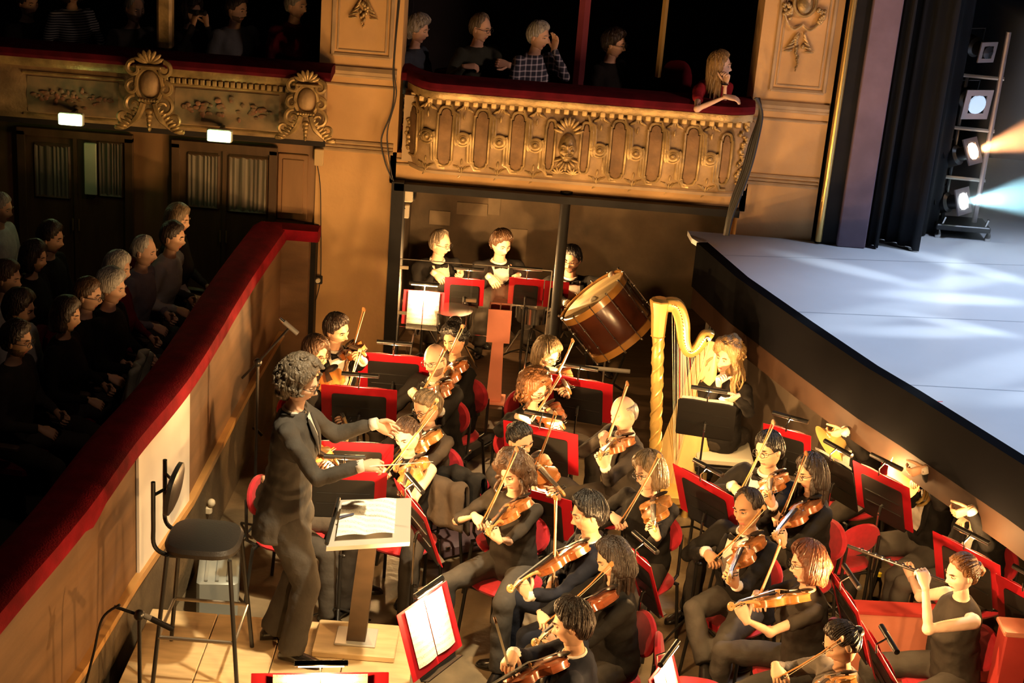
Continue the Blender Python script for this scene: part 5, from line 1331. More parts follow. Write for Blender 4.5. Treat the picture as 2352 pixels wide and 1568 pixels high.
# the doors
curt = mat('net_curtain', (.26, .21, .15), .8, var=.6, vscale=9, stretch=(6, 1, .15)); doorw = mat('dark_door_wood', (.12, .065, .03), .45, var=.3, vscale=4, stretch=(4, 1, .6))
def door(n, spans, pan, top, bot, label):
    a, b = ony(spans[0], top, WY), ony(spans[1], top, WY); zb = 0.55; za = a.z
    d = struct(MB().box(((a.x + b.x) / 2, WY, (za + zb) / 2), (b.x - a.x, .05, za - zb)).build('door_%d' % n, doorw, smooth=False), label)
    fr_ = MB(); fr_.box((a.x - .03, WY - .03, (za + zb) / 2), (.06, .06, za - zb + .06)); fr_.box((b.x + .03, WY - .03, (za + zb) / 2), (.06, .06, za - zb + .06)); fr_.box(((a.x + b.x) / 2, WY - .03, za + .03), (b.x - a.x + .12, .06, .06))
    fr_.build('door_frame', doorw, d, smooth=False)
    MB().box(((a.x + b.x) / 2, WY - .032, (za + zb) / 2), (.03, .03, za - zb)).build('meeting_stile', doorw, d, smooth=False)
    for (p0, q0, p1, q1) in pan:
        A_, B_ = ony(p0, q0, WY - .03), ony(p1, q1, WY - .03)
        def cur(u, v): 
            return V((lerp(A_.x, B_.x, u), WY - .035 - .007 * math.sin(u * 40 + 2 * math.sin(u * 9)) - .006 * noise.noise(V((u * 9, 0, 0))), lerp(A_.z, B_.z, v)))
        MB().grid(cur, 48, 2).build('pane', curt, d)
        f2 = MB()
        for aa, bb_ in (((A_.x, A_.z), (B_.x, A_.z)), ((B_.x, A_.z), (B_.x, B_.z)), ((B_.x, B_.z), (A_.x, B_.z)), ((A_.x, B_.z), (A_.x, A_.z))): f2.tube([(aa[0], WY - .03, aa[1]), (bb_[0], WY - .03, bb_[1])], .016, 4)
        f2.build('pane_frame', doorw, d)
    c = (a.x + b.x) / 2
    for s_ in (-.025, .025): MB().tube([(c + s_, WY - .06, 1.40), (c + s_, WY - .06, 1.30)], .007, 6).build('handle', gold_paint, d)
door(1, (415, 622), [(433, 352, 500, 478), (527, 358, 612, 490)], 335, 600, 'dark double door with curtained panes near the pilaster')
door(2, (60, 290), [(80, 330, 160, 455), (228, 325, 282, 452)], 305, 600, 'dark double door with curtained panes at the far left')
o = wpart('door_light_strip', 194, 326, 224, 447, .03, mat('painted_light_green', (.50, .55, .38), .4), bpy.data.objects['door_2'], WY - .05); o['label'] = 'pale green strip painted as light beside the door stile'  # pale green board standing in for light reflected at the door pane
# exit signs
sg = mat('exit_sign_glow', (.9, 1, .8), .5, emit=(.80, 1.0, .55), estr=9)
for px, py, lb in ((161, 275, 'glowing exit sign above the far left door'), (503, 313, 'glowing exit sign above the door near the pilaster')):
    p_ = ony(px, py, 12.60); t = thing('exit_sign', lb, 'exit sign', M.Translation(p_))
    MB().box((0, .10, .03), (.03, .16, .03)).build('bracket', blackmetal, t, smooth=False)
    MB().bbox((0, .03, 0), (.20, .05, .10), .008).build('housing', mat('sign_housing', (.6, .62, .5), .5), t, smooth=False)
    MB().bbox((0, 0, 0), (.18, .02, .085), .006).build('light_panel', sg, t, smooth=False)
    d = bpy.data.lights.new('exit_sign_light', 'POINT'); d.energy = .5; d.color = (.62, 1, .30); d.shadow_soft_size = .05
    o = bpy.data.objects.new('exit_sign_light', d); COL.objects.link(o); o.location = p_ + V((0, -.05, -.03))
# left balcony
LBY = 12.76; lx0, lx1 = -6.6, ony(745, 160, LBY).x
def LP(x, t, out=0.0): return V((x, LBY + .14 - .12 * math.sin(PI * min(1, .15 + t * .7)) - out, lerp(2.24, 2.66, t)))
paint = mat('painted_flower_panel', (.40, .26, .13), .6, col2=(.12, .12, .07), vscale=5, detail=8)
lbal = struct(MB().grid(lambda u, v: LP(lerp(lx0, lx1, u), v), 40, 8).build('wall_balcony', gilt_panel), 'gilded front of the left balcony')
MB().box(((lx0 + lx1) / 2, LBY + .25, 2.45), (lx1 - lx0, .2, .42)).build('core', plaster_dark, lbal, smooth=False)
for a, b in ((400, 640), (60, 270)):
    xa, xb = ony(a, 230, LBY).x, ony(b, 240, LBY).x
    MB().loft([[LP(lerp(xa, xb, u / 12), .16, .0), LP(lerp(xa, xb, u / 12), .16, .008), LP(lerp(xa, xb, u / 12), .5, .008), LP(lerp(xa, xb, u / 12), .84, .008), LP(lerp(xa, xb, u / 12), .84, .0)] for u in range(13)]).build('painted_panel', paint, lbal)
    for t_ in (.10, .90): MB().tube([LP(xa - .04, t_, .005), LP(xb + .04, t_, .005)], .012, 6).build('panel_moulding', gilt, lbal)
    fl_ = MB(); rn = random.Random(a)   # sprays of painted relief flowers
    for q in range(46):
        u = rn.random(); c = LP(lerp(xa + .05, xb - .05, u), .5 + rn.uniform(-.22, .22) * math.sin(u * PI), .012); fl_.ell(c, (rn.uniform(.012, .03), .006, rn.uniform(.010, .022)), 7, 5)
    fl_.build('flower_spray', mat('faded_green_relief', (.13, .12, .06), .6, col2=(.30, .12, .06), vscale=20), lbal)
MB().loft([[LP(lerp(lx0, lx1, i / 20), 1, d) + V((0, 0, z)) for d, z in ((0, 0), (.03, .01), (.05, .05), (.045, .09), (0, .09))] for i in range(21)]).build('cornice', gilt, lbal)
dn2 = MB().bbox((0, 0, 0), (.035, .02, .05), .006).mesh('dentil', gilt)
xs_ = ony(350, 150, LBY).x
for i in range(26):
    o = obj('dentil', dn2, lbal); o.location = LP(lerp(xs_, lx1 - .15, i / 25), .97, .03)
rs = [[V((lerp(lx0, lx1 + .06, i / 20), LBY + a, b)) for a, b in ((-.06, 2.76), (-.085, 2.79), (-.07, 2.83), (0, 2.86), (.2, 2.85), (.22, 2.78))] for i in range(21)]
struct(MB().loft(rs).build('velvet_rail_balcony', velvet_dark), 'dark crimson velvet rail on the left balcony')
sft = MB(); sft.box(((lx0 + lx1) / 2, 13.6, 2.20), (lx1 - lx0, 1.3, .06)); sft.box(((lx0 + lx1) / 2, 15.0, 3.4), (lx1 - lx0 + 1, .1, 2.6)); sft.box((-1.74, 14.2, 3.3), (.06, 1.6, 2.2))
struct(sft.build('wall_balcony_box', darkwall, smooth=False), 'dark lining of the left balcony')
p_ = ony(380, 20, 13.0); struct(MB().bbox((p_.x, 13.0, 3.5), (.12, .12, 1.3), .02).build('trim_10', gilt), 'carved gilt post on the left balcony')
# carved cartouches
def spiral(c, r, a0, turns, dirn=1, n=22): return [c + V((r * (1 - .8 * i / n) * math.cos(a0 + dirn * turns * 2 * PI * i / n), -.02 * math.sin(PI * i / n), r * (1 - .8 * i / n) * math.sin(a0 + dirn * turns * 2 * PI * i / n))) for i in range(n + 1)]
def cartouche(px, py, s, label, Y):
    c = ony(px, py, Y); root = thing('carved_cartouche', label, 'carving', M.Translation(c)); Z = V((0, 0, 0))
    root['kind'] = 'structure'
    m_ = MB(); m_.ell((0, 0, .02 * s), (.075 * s, .05 * s, .10 * s), 16, 10); m_.build('shield', gilt_panel, root)
    m_ = MB(); m_.tube([V((.09 * s * math.cos(q), -.03 * s, .02 * s + .12 * s * math.sin(q))) for q in [2 * PI * i / 24 for i in range(25)]], .016 * s, 6); m_.build('rim', gilt, root)
    for sg_ in (-1, 1):
        m_ = MB()
        for cx, cz, r, a0, tn, dr in ((.10, .13, .055, PI / 2, 1.1, -1), (.11, .00, .05, PI / 2, 1.0, -1), (.10, -.12, .07, PI / 2, 1.2, -1), (.17, -.20, .055, PI, 1.2, 1)):
            m_.tube([V((sg_ * p.x, p.y, p.z)) for p in spiral(V((cx * s, -.03 * s, cz * s)), r * s, a0, tn, dr)], [.018 * s * (1 - .5 * i / 22) for i in range(23)], 6)
        m_.tube(curve([V((sg_ * .04 * s, -.04 * s, -.10 * s)), V((sg_ * .08 * s, -.05 * s, -.20 * s)), V((sg_ * .17 * s, -.03 * s, -.28 * s)), V((sg_ * .24 * s, -.02 * s, -.29 * s))], 6), [.024 * s] * 8 + [.018 * s] * 10 + [.010 * s], 6)
        for q in range(8): m_.ell((0, 0, 0), (.014 * s, .014 * s, .035 * s), 7, 5, mx=M.Translation((sg_ * (.06 + .02 * q) * s, -.05 * s, (-.14 - .02 * q) * s)) @ M.Rotation(sg_ * (.6 + .1 * q), 4, 'Y'))
        m_.build('scrollwork', gilt, root)
    m_ = MB()
    for q in range(7):
        a = R(lerp(20, 160, q / 6)); m_.ell((0, 0, 0), (.018 * s, .016 * s, .05 * s), 8, 6, mx=M.Translation((.06 * s * math.cos(a), -.03 * s, .17 * s + .045 * s * math.sin(a))) @ M.Rotation(PI / 2 - a, 4, 'Y'))
    m_.bbox((0, -.02 * s, .145 * s), (.17 * s, .08 * s, .025 * s), .006); m_.build('shell_crown', gilt, root)
    m_ = MB()
    for q in range(7): m_.ell(((-.06 + .02 * q) * s, -.055 * s, -.08 * s), (.013 * s,) * 3, 7, 5)
    for q in range(5): m_.ell((0, -.03 * s, (-.16 - .03 * q) * s), ((.03 - .004 * q) * s, .025 * s, .022 * s), 8, 6)
    m_.build('acanthus_drop', gilt, root)
cartouche(345, 200, 1.15, 'carved gilt cartouche in the shadow of the left balcony', 12.66)
cartouche(705, 235, 1.0, 'carved gilt cartouche at the end of the left balcony', 12.68)
# ================================================================ CABLES, BOXES ON THE WALL
cab = mat('black_cable', (.012, .012, .013), .5)
def cable(pts, Y, r, label, nm='cable', pl=True):
    P_ = [ony(p[0], p[1], p[2] if len(p) > 2 else Y) for p in pts]
    o = MB().tube(curve(P_, 6), r, 6).build(nm, cab, at=P_[0]); tag(o, label, 'cable'); return o
for k_ in range(4):
    d = k_ * 5
    cable([(1735 + d * .5, 225), (1750 - d * .3, 262), (1738 - d, 330), (1722 - d, 390), (1698 - d, 455), (1682 - d * .6, 495), (1672 - d * .5, 540)], 12.62 + k_ * .02, .013, ['thick black cable beside the parapet end, outermost of four', 'black cable beside the parapet end, second of four', 'black cable beside the parapet end, third of four', 'black cable beside the parapet end, innermost of four'][k_], 'hanging_cable')
cable([(915, 0), (907, 100), (903, 170), (905, 215), (898, 260), (876, 320), (884, 370), (900, 412)], 12.94, .006, 'thin black cable down the left pilaster edge')
cable([(918, 0), (905, 150), (910, 220), (890, 300), (893, 360), (905, 420), (930, 480)], 12.92, .005, 'thinner black wire running beside the pilaster cable')
cable([(722, 345), (735, 420), (737, 520), (737, 620), (733, 660), (722, 700)], 12.96, .004, 'thin wire down the plain pilaster wall')
p_ = ony(733, 352, 12.94)
o = MB().bbox((0, 0, -.03), (.075, .05, .14), .006).build('junction_box', mat('ochre_box', (.6, .42, .2), .6), smooth=False); o.location = p_; tag(o, 'ochre junction box high on the pilaster edge', 'junction box')
p_ = ony(731, 642, 12.95); o = MB().bbox((0, 0, 0), (.07, .04, .07), .006); o.lathe([(.022, 0), (.018, .02)], 12, mx=M.Translation((0, -.02, 0)) @ M.Rotation(R(90), 4, 'X'), m=1); o = o.build('wall_socket', [blackmetal, beige]); o.location = p_; tag(o, 'small dark socket box low on the pilaster', 'socket')
# ================================================================ PEOPLE IN THE BOXES AND STALLS
def boxp(who, hp, Y, yaw, hz=1.12, **k):
    f_ = 2.09 if hp[0] > 800 else 2.24
    head = ony(hp[0], hp[1], Y); hz = head.z - f_
    kk = dict(k=.93, floor=f_, seath=max(.2, hz - .70), feet=-.08); kk.update(k)
    i_ = person(who, head, yaw, **kk)
    P = i_['P']; F = i_['F']
    t = thing('box_chair', 'dark chair of the ' + who, 'chair', M.Translation((P.x, P.y, f_)) @ M.Rotation(R(yaw - 90), 4, 'Z'), 'dark chairs in the boxes')
    m_ = mat('dark_chair_wood', (.05, .025, .015), .4)
    sh_ = kk['seath'] - .07; MB().bbox((0, 0, sh_), (.42, .42, .06), .02).build('seat', velvet_dark, t); MB().bbox((0, -.24, sh_ + .22), (.38, .04, .34), .015).build('backrest', velvet_dark, t)
    for sx in (-.18, .18):
        for sy in (-.18, .18): MB().tube([(sx, sy, sh_), (sx, sy, .0)], .016, 6).build('leg', m_, t)
    return i_
boxp('woman with short grey hair in a knitted top in the box', (962, 70), 13.5, 335, hyaw=340, skin='fair', sex='f', hair=('thick', 'grey'), top='sweater', topcol='blue', rh=None)
i_ = boxp('man with glasses and folded arms in the box', (1105, 66), 13.5, 315, hyaw=330, skin='fair', hair=('receding', 'salt'), top='sweater', topcol='olive', glasses=True, rh=ony(1090, 152, 13.15), lh=ony(1145, 145, 13.2), rhd=V((.9, 0, .1)), lhd=V((-.9, 0, .1)))
boxp('man in a plaid shirt with a hand at his cheek', (1238, 84), 13.4, 315, hyaw=330, skin='fair', hair=('short', 'white'), top='shirt', topcol='plaid', lh=ony(1276, 92, 13.38), lhd=V((.1, .1, 1)), lcurl=.3)
boxp('man in black with dark framed glasses in the box', (1412, 102), 13.45, 325, hyaw=340, skin='warm', hair=('side', 'dark'), top='sweater', topcol='black', glasses=True)
i_ = boxp('woman with long blonde hair in red leaning on the rail', (1655, 152), 12.97, 305, hz=1.02, hyaw=345, hpitch=0, sex='f', skin='pale', hair=('long', 'blond'), hlen=.32, sleeves='short', top='top', topcol='red', rh=ony(1690, 226, 12.68), rhd=V((1, 0, -.1)), rcurl=.3,
          lh=ony(1671, 170, 12.86), lhd=V((.1, 0, 1)), lcurl=.9, pelvis=V((1.36, 13.36, 2.50)), seath=.36, knee={1: V((1.62, 13.34, 2.48)), -1: V((1.66, 13.48, 2.48))}, lel=V((0, -.2, -1)), rel=V((-.2, -.8, -.4)))
wt = ony(1664, 192, 12.86); o = MB().tube([wt + V((.03 * math.cos(q), .03 * math.sin(q), 0)) for q in [2 * PI * i / 12 for i in range(13)]], .007, 6).build('wristwatch', chrome, at=wt); tag(o, 'bright wristwatch on the leaning blonde woman', 'watch')
t = thing('empty_box_chair', 'empty dark chair with rounded back left of the leaning woman', 'chair', ony(1545, 250, 13.3))
o3 = ony(1545, 185, 13.3) - ony(1545, 250, 13.3)
MB().loft([[V((.13 * math.copysign(abs(math.cos(q)) ** .7, math.cos(q)) * s_, y_, o3.z + .17 * math.sin(q) * s_)) for q in [2 * PI * i / 20 for i in range(20)]] for s_, y_ in ((.85, -.02), (1, -.01), (1, .01), (.85, .02))]).build('backrest', velvet_dark, t)
MB().bbox((0, -.16, o3.z - .24), (.32, .34, .06), .02).build('seat', velvet_dark, t)
for sx in (-.13, .13):
    for sy in (-.28, 0): MB().tube([(sx, sy, o3.z - .24), (sx, sy, o3.z - .62)], .014, 6).build('leg', blackpaint, t)
# left balcony
boxp('dim figure at the far left of the balcony', (66, 8), 13.4, 320, skin='warm', hair=('side', 'dark'), top='sweater', topcol='charcoal', lo=True)
boxp('figure in a striped top on the left balcony', (168, -22), 13.35, 310, skin='fair', sex='f', hair=('bob', 'dark'), top='sweater', topcol='stripe', lo=True)
boxp('man in a dark shirt left of the gilt post', (310, 22), 13.4, 315, skin='fair', hair=('receding', 'grey'), top='shirt', topcol='grey', lo=True)
b_ = ony(452, 28, 13.15)
boxp('person holding binoculars on the left balcony', (440, 25), 13.4, 325, skin='fair', sex='f', hair=('bob', 'dark'), top='sweater', topcol='charcoal', lh=ony(470, 32, 13.2), rh=ony(448, 36, 13.15), lhd=V((-.2, 0, 1)), rhd=V((.2, 0, 1)))
t = thing('binoculars', 'small dark binoculars raised on the left balcony', 'binoculars', M.Translation(b_))
for s_ in (-1, 1): MB().tube([V((.03 * s_, 0, 0)) - yawv(330) * .04, V((.03 * s_, 0, 0)) + yawv(330) * .05], [.016, .022], 10).build('barrel', blackmetal, t)
MB().tube([(-.03, 0, 0), (.03, 0, 0)], .008, 6).build('hinge', blackmetal, t)
boxp('bearded man in a pale shirt on the left balcony', (545, 22), 13.4, 315, hyaw=330, skin='fair', hair=('short', 'dark'), beard='full', top='shirt', topcol='pale')
boxp('man in a wine red sweater beside the pilaster', (682, 12), 13.4, 315, hyaw=330, skin='fair', hair=('short', 'grey'), top='sweater', topcol='wine')
# stalls
def tseat(pos, yaw, label):
    t = thing('theatre_seat', label, 'seat', M.Translation(pos) @ M.Rotation(R(yaw - 90), 4, 'Z'), 'red velvet stalls seats')
    for k_, me in TS.items(): obj({'s': 'seat', 'b': 'backrest', 'l': 'armrest', 'r': 'armrest', 'f': 'pedestal'}[k_], me, t)
m_ = {}
b = MB().bbox((0, 0, .42), (.46, .44, .10), .03); m_['s'] = b.mesh('seat', velvet_dark)
b = MB().loft([[V((w_ * x, -.27 - .06 * (z - .4) + y, z)) for x, y in ((-1, 0), (-.9, -.03), (.9, -.03), (1, 0), (.9, .035), (-.9, .035))] for z, w_ in ((.36, .23), (.40, .24), (.75, .24), (.86, .20), (.90, .12))]); m_['b'] = b.mesh('backrest', velvet_dark)
for k_, s_ in (('l', -1), ('r', 1)): m_[k_] = MB().bbox((s_ * .26, -.02, .60), (.05, .42, .04), .012).mesh('armrest', darkwood)
m_['f'] = MB().bbox((0, -.05, .18), (.10, .26, .36), .01).mesh('pedestal', blackpaint)
TS = m_
def aud(who, hp, yaw=5, hz=1.20, lap=True, **k):
    head = onz(hp[0], hp[1], AUD + hz); kk = dict(k=.95, floor=AUD, seath=.44, lo=True); kk.update(k)
    i_ = person(who, head, yaw, **kk)
    tseat(V((i_['P'].x, i_['P'].y, AUD)), yaw, 'stalls seat of the ' + who)
    return i_
aud('man in white sleeves leaning forward near the rail corner', (398, 545), 350, top='shirt', topcol='pale', hair=('short', 'dark'), lean=.16)
aud('person with green lit hair behind the man in white sleeves', (410, 506), 350, sex='f', top='sweater', topcol='charcoal', hair=('bob', 'ash'), hz=1.24)
aud('balding older man in a lilac shirt', (332, 578), 350, top='shirt', topcol='lilac', skin='fair', hair=('receding', 'white'), lean=.12)
aud('woman with white hair and a hand at her face', (272, 618), 350, sex='f', top='sweater', topcol='wine', skin='fair', hair=('bob', 'white'), hz=1.22)
aud('white haired man in black looking at the stage', (258, 662), 352, top='sweater', topcol='black', skin='fair', hair=('thick', 'white'))
aud('man with glasses and short brown hair in the stalls', (203, 678), 352, top='sweater', topcol='black', skin='fair', hair=('short', 'brown'), glasses=True)
aud('dark haired girl in the stalls', (155, 725), 352, sex='f', top='sweater', topcol='black', hair=('bob', 'dark'))
aud('person in a pale shirt with dark hair in the stalls', (48, 712), 352, top='shirt', topcol='pale', hair=('thick', 'dark'))
aud('man with dark glasses and beard in the front stalls', (40, 782), 352, top='shirt', topcol='charcoal', hair=('side', 'dark'), glasses=True, beard='full')
aud('person in a light jacket at the left edge of the stalls', (18, 640), 352, top='sweater', topcol='pale', hair=('side', 'brown'))
aud('dark clothed person in the second stalls row', (118, 548), 350, top='sweater', topcol='black', hair=('side', 'dark'))
aud('person with dark hair behind the girl in the stalls', (80, 592), 350, top='sweater', topcol='black', sex='f', hair=('bob', 'dark'))
aud('person in white at the upper left of the stalls', (2, 480), 350, top='shirt', topcol='pale', hair=('short', 'grey'))
# pale coat hung on the stalls side of the rail
cy = onz(338, 830, 1.40).y; cy -= .12; xr = -2.02 - .24 - .11 - max(0, 9.6 - cy) * .09
ct = MB()
def coat(u, v):
    a = (u - .5) * 2; w_ = .22 + .06 * v
    z = 1.50 - .05 * a * a - .62 * v + .015 * math.sin(a * 5)
    return V((xr - .03 - .10 * math.sin(v * PI * .7) * (1 - .3 * a * a) - .018 * math.sin(a * 11 + v * 4), cy + a * w_ + .02 * math.sin(v * 6), z))
ct.grid(coat, 24, 20)
o = ct.build('coat', mat('pale_coat', (.40, .40, .31), .8, var=.2, bump=.3, bscale=10), ang=180); tag(o, 'pale coat hung over the stalls side of the velvet rail', 'coat')
mo = o.modifiers.new('thickness', 'SOLIDIFY'); mo.thickness = .03
# ================================================================ STAGE: drapes, lighting tower, haze
def drape(base, zt, label, amp=.04, n=5):
    pts = [onz(p[0], p[1], STZ) for p in base]
    def fn(u, v):
        k_ = u * (len(pts) - 1); i = min(int(k_), len(pts) - 2); p = pts[i].lerp(pts[i + 1], k_ - i)
        d = (pts[-1] - pts[0]).normalized(); nn = V((-d.y, d.x, 0))
        return V((p.x, p.y, 0)) + nn * amp * math.sin(u * n * 2 * PI) * (1 - .3 * v) + V((0, 0, lerp(STZ + .01, zt, v)))
    o = MB().grid(fn, 60, 6).build('stage_drape', blackcloth, ang=180); tag(o, label, 'drape', 'black stage drapes')
    m_ = o.modifiers.new('thickness', 'SOLIDIFY'); m_.thickness = .02
drape([(1938, 555), (1990, 562), (2016, 572)], 5.5, 'black stage drape beside the mauve post', .03, 3)
drape([(2018, 552), (2060, 562), (2110, 580)], 5.5, 'black stage drape with a curled hem, second from the post', .03, 3)
drape([(2100, 545), (2125, 540), (2150, 535)], 5.5, 'narrow black stage drape next to the lighting tower', .02, 2)
sbox('wall_stage_back', 2.9, 9.5, 16.4, 16.5, STZ, 6.5, blackcloth, 'black backcloth of the stage')
tw = onz(2232, 540, STZ)
T0 = V((tw.x, tw.y, STZ)); tow = thing('lighting_tower', 'steel side lighting tower standing on the stage', 'lighting tower', M.Translation(T0))
def TW(px, py, d=0): return ony(px, py, tw.y + d) - T0
steel = mat('pinkish_steel', (.36, .30, .30), .4, metal=.5)
pt = TW(2278, 70); MB().tube([(0.0, 0, .06), (0.0, 0, pt.z)], .022, 8).build('mast', steel, tow)
MB().tube([(-.26, .05, .06), (-.26, .05, pt.z - .4)], .018, 8).build('rear_mast', blackmetal, tow)
for py in (175, 297, 412): 
    z_ = TW(2225, py).z; MB().tube([(-.30, .03, z_), (.03, .0, z_)], .016, 6).build('cross_bar', greymetal, tow)
MB().bbox((-.12, 0, .09), (.46, .30, .05), .008).build('base_frame', blackmetal, tow, smooth=False)
for sx in (-.32, .10):
    for sy in (-.13, .13): MB().lathe([(.028, 0), (.03, .02), (.02, .05), (.012, .07)], 10, mx=M.Translation((sx, sy, 0))).build('caster', chrome, tow)
for sx in (-.30, .06): MB().tube([(sx, -.12, .10), (sx + .02, -.13, .18)], .012, 6).build('clamp', chrome, tow)
def lantern(px, py, s, glow, label, energy=0, col=(1, 1, 1), aim=V((.86, -.45, .25)), ang=24):
    c = ony(px, py, tw.y - .12); f = aim.normalized(); r_, f_, u_ = basis(f); mx = frame(c, r_, u_, f)
    t = thing('stage_lantern', label, 'stage light', mx, 'lanterns on the side tower')
    MB().lathe([(.07, -.32), (.085, -.30), (.085, -.14), (.06, -.12), (.06, -.01)], 18).build('housing', blackmetal, t)
    fr = MB(); h = s
    for a_, b_, w_, e_ in ((0, h * .80, h * 2, h * .4), (0, -h * .80, h * 2, h * .4), (h * .80, 0, h * .4, h * 1.2), (-h * .80, 0, h * .4, h * 1.2)): fr.box((a_, b_, 0), (w_, e_, .012))
    fr.build('gel_frame', steel, t, smooth=False)
    MB().lathe([(s * .66, .0), (s * .60, .012), (.001, .02)], 20).build('lens', glow, t)
    yk = MB(); yk.tube([(.11, 0, -.2), (.11, .14, -.2), (-.11, .14, -.2), (-.11, 0, -.2)], .008, 6); yk.build('yoke', blackmetal, t)
    if energy:
        o = spot('lantern_beam', c + f * .05, c + f * 3, energy, col, ang, .35, .03)
    return t
lensdim = mat('dim_lens', (.5, .65, .8), .2, emit=(.55, .75, 1.0), estr=.55); lensoff = mat('dark_lens', (.02, .02, .025), .1)
lo_ = mat('orange_lens', (1, .6, .3), .3, emit=(1.0, .62, .34), estr=18); lw = mat('white_lens', (.9, 1, 1), .3, emit=(.85, 1.0, 1.0), estr=18)
lantern(2268, 120, .085, lensoff, 'unlit square lantern at the top of the tower', aim=V((.5, -.9, -.1)))
lantern(2244, 240, .125, lensdim, 'lantern with a dim blue lens in the middle of the tower', aim=V((.35, -1, -.12)))
lantern(2234, 347, .11, lo_, 'glowing orange lantern on the tower', 900, (1, .40, .15), V((.66, -.62, .45)), 34)
lantern(2212, 462, .11, lw, 'glowing white lantern low on the tower', 700, (.42, .85, 1.0), V((.66, -.62, .30)), 36)
# thin stage haze where the beams of the tower pass
hz = bpy.data.materials.new('stage_haze'); hz.use_nodes = True; nt = hz.node_tree; nt.nodes.remove(nt.nodes['Principled BSDF'])
vs = nt.nodes.new('ShaderNodeVolumeScatter'); vs.inputs['Density'].default_value = .22; vs.inputs['Anisotropy'].default_value = .3
nt.links.new(vs.outputs[0], nt.nodes['Material Output'].inputs['Volume'])
a = ony(2234, 347, tw.y - .12)
o = MB().box((a.x + 1.42, a.y - .35, 2.70), (2.8, 1.5, 1.9)).build('stage_haze', hz, smooth=False)
tag(o, 'thin smoky haze lit by the beams of the tower', 'haze', kind='stuff')

# ================================================================ PIT ODDMENTS
def micstand(pts, label, Y, mic, base=None, dark=False):
    """pts: clutch, boom end; mic: two ends"""
    cl = ony(*pts[0], Y); be = ony(*pts[1], Y); tl_ = ony(*pts[2], Y)
    fz = base or 0.0
    t = thing('microphone_stand', label, 'microphone stand', (cl.x, cl.y, fz)); o_ = V((cl.x, cl.y, fz))
    MB().tube([(0, 0, .05), (0, 0, cl.z - fz)], .011, 8).build('post', blackmetal, t)
    MB().tube([tl_ - o_, cl - o_, be - o_], .009, 8).build('boom', blackmetal, t)
    MB().ell(cl - o_, (.03, .03, .03), 10, 8).build('clutch', blackmetal, t)
    for q in range(3): MB().tube([(0, 0, .12), (.26 * math.cos(q * 2.09), .26 * math.sin(q * 2.09), .01)], .009, 6).build('leg', blackmetal, t)
    a_, b_ = ony(*mic[0], Y), ony(*mic[1], Y); m_ = thing('microphone', ('slim dark' if dark else 'slim grey') + ' microphone on the ' + label, 'microphone', M.Translation(a_))
    MB().tube([V((0, 0, 0)), (b_ - a_) * .75], .016, 10).build('body', blackmetal if dark else greyplastic, m_); MB().tube([(b_ - a_) * .75, (b_ - a_)], [.016, .013], 10).build('grille', greyplastic if dark else chrome, m_)
micstand([(592, 832), (665, 752), (556, 868)], 'boom stand by the pit partition behind the conductor', 10.3, [(684, 766), (642, 730)])
micstand([(320, 1412), (395, 1440), (262, 1392)], 'dark boom stand at the lower left corner', 7.35, [(398, 1445), (330, 1412)], dark=True)
cable([(275, 1388), (235, 1420), (215, 1500), (195, 1575)], 7.3, .007, 'black microphone cable hanging at the lower left corner')
# grey hard case with a coil of cable by the partition
cp_ = onz(503, 1365, .0)
t = thing('equipment_case', 'grey metal case on the floor behind the stool', 'case', M.Translation(onz(500, 1400, 0)) @ M.Rotation(R(8), 4, 'Z'))
casem = mat('grey_blue_case', (.32, .36, .36), .35, metal=.4)
MB().bbox((0, .18, .14), (.26, .62, .28), .02).build('body', casem, t)
for s_ in (-.07, 0, .07): MB().box((s_, .18, .283), (.02, .60, .008)).build('ridge', casem, t, smooth=False)
for s_ in (-.09, .47): MB().bbox((0, s_, .2), (.05, .012, .05), .004).build('latch', chrome, t, smooth=False)
m_ = MB(); m_.tube([(.08 * math.cos(q), .22 + .07 * math.sin(q), .30 + .004 * q) for q in [.4 * i for i in range(36)]], .009, 6)
o = m_.build('cable_coil', cab); o.matrix_world = t.matrix_world.copy(); tag(o, 'black cable coiled on the grey case', 'cable')
# wall fittings on the partition: tap-like socket
p_ = onx(472, 1170, -2.0)
o = MB().bbox((0, 0, 0), (.05, .05, .06), .012); o.ell((.02, 0, .055), (.028, .03, .03), 10, 8); o = o.build('wall_fitting', beige); o.location = p_ + V((.02, 0, 0)); tag(o, 'cream pipe fitting on the scuffed partition base', 'fitting')
p_ = onx(575, 985, -1.97)
o = MB().tube([V((0, 0, .02)), V((.05, 0, 0)), V((.09, .01, -.05))], .012, 6).build('hook', blackmetal); o.location = p_; tag(o, 'dark hook on the partition behind the conductor', 'hook')
# long wooden pole leaning on the partition
# coats and instrument cases around the first violins
def coat_on(px, py, yaw, label, m, w_=.21, L_=.6, z=.90):
    c = onz(px, py, z); F = yawv(yaw); RT = V((F.y, -F.x, 0)); b = MB()
    def fn(u, v):
        a = (u - .5) * 2; s = v * 2 - 1
        return c + RT * a * (w_ + .03 * abs(s)) + F * (.05 * math.copysign(min(1, abs(s) * 5), s) + .015 * math.sin(a * 9 + s * 2) + .03 * s) + V((0, 0, -.03 * a * a - L_ * max(0, abs(s) - .12) * (1 if s < 0 else .8) + .012 * math.sin(a * 6)))
    b.grid(fn, 22, 24); o = b.build('coat', m, ang=180, at=c); tag(o, label, 'coat'); q = o.modifiers.new('thickness', 'SOLIDIFY'); q.thickness = .02
coat_on(1018, 1098, 250, 'brown coat hung over the chair behind the sleeveless woman', cloth('brown'), .16, .42)
coat_on(1062, 1075, 240, 'black coat hung over a chair beside the brown coat', cloth('black'), .16, .42)
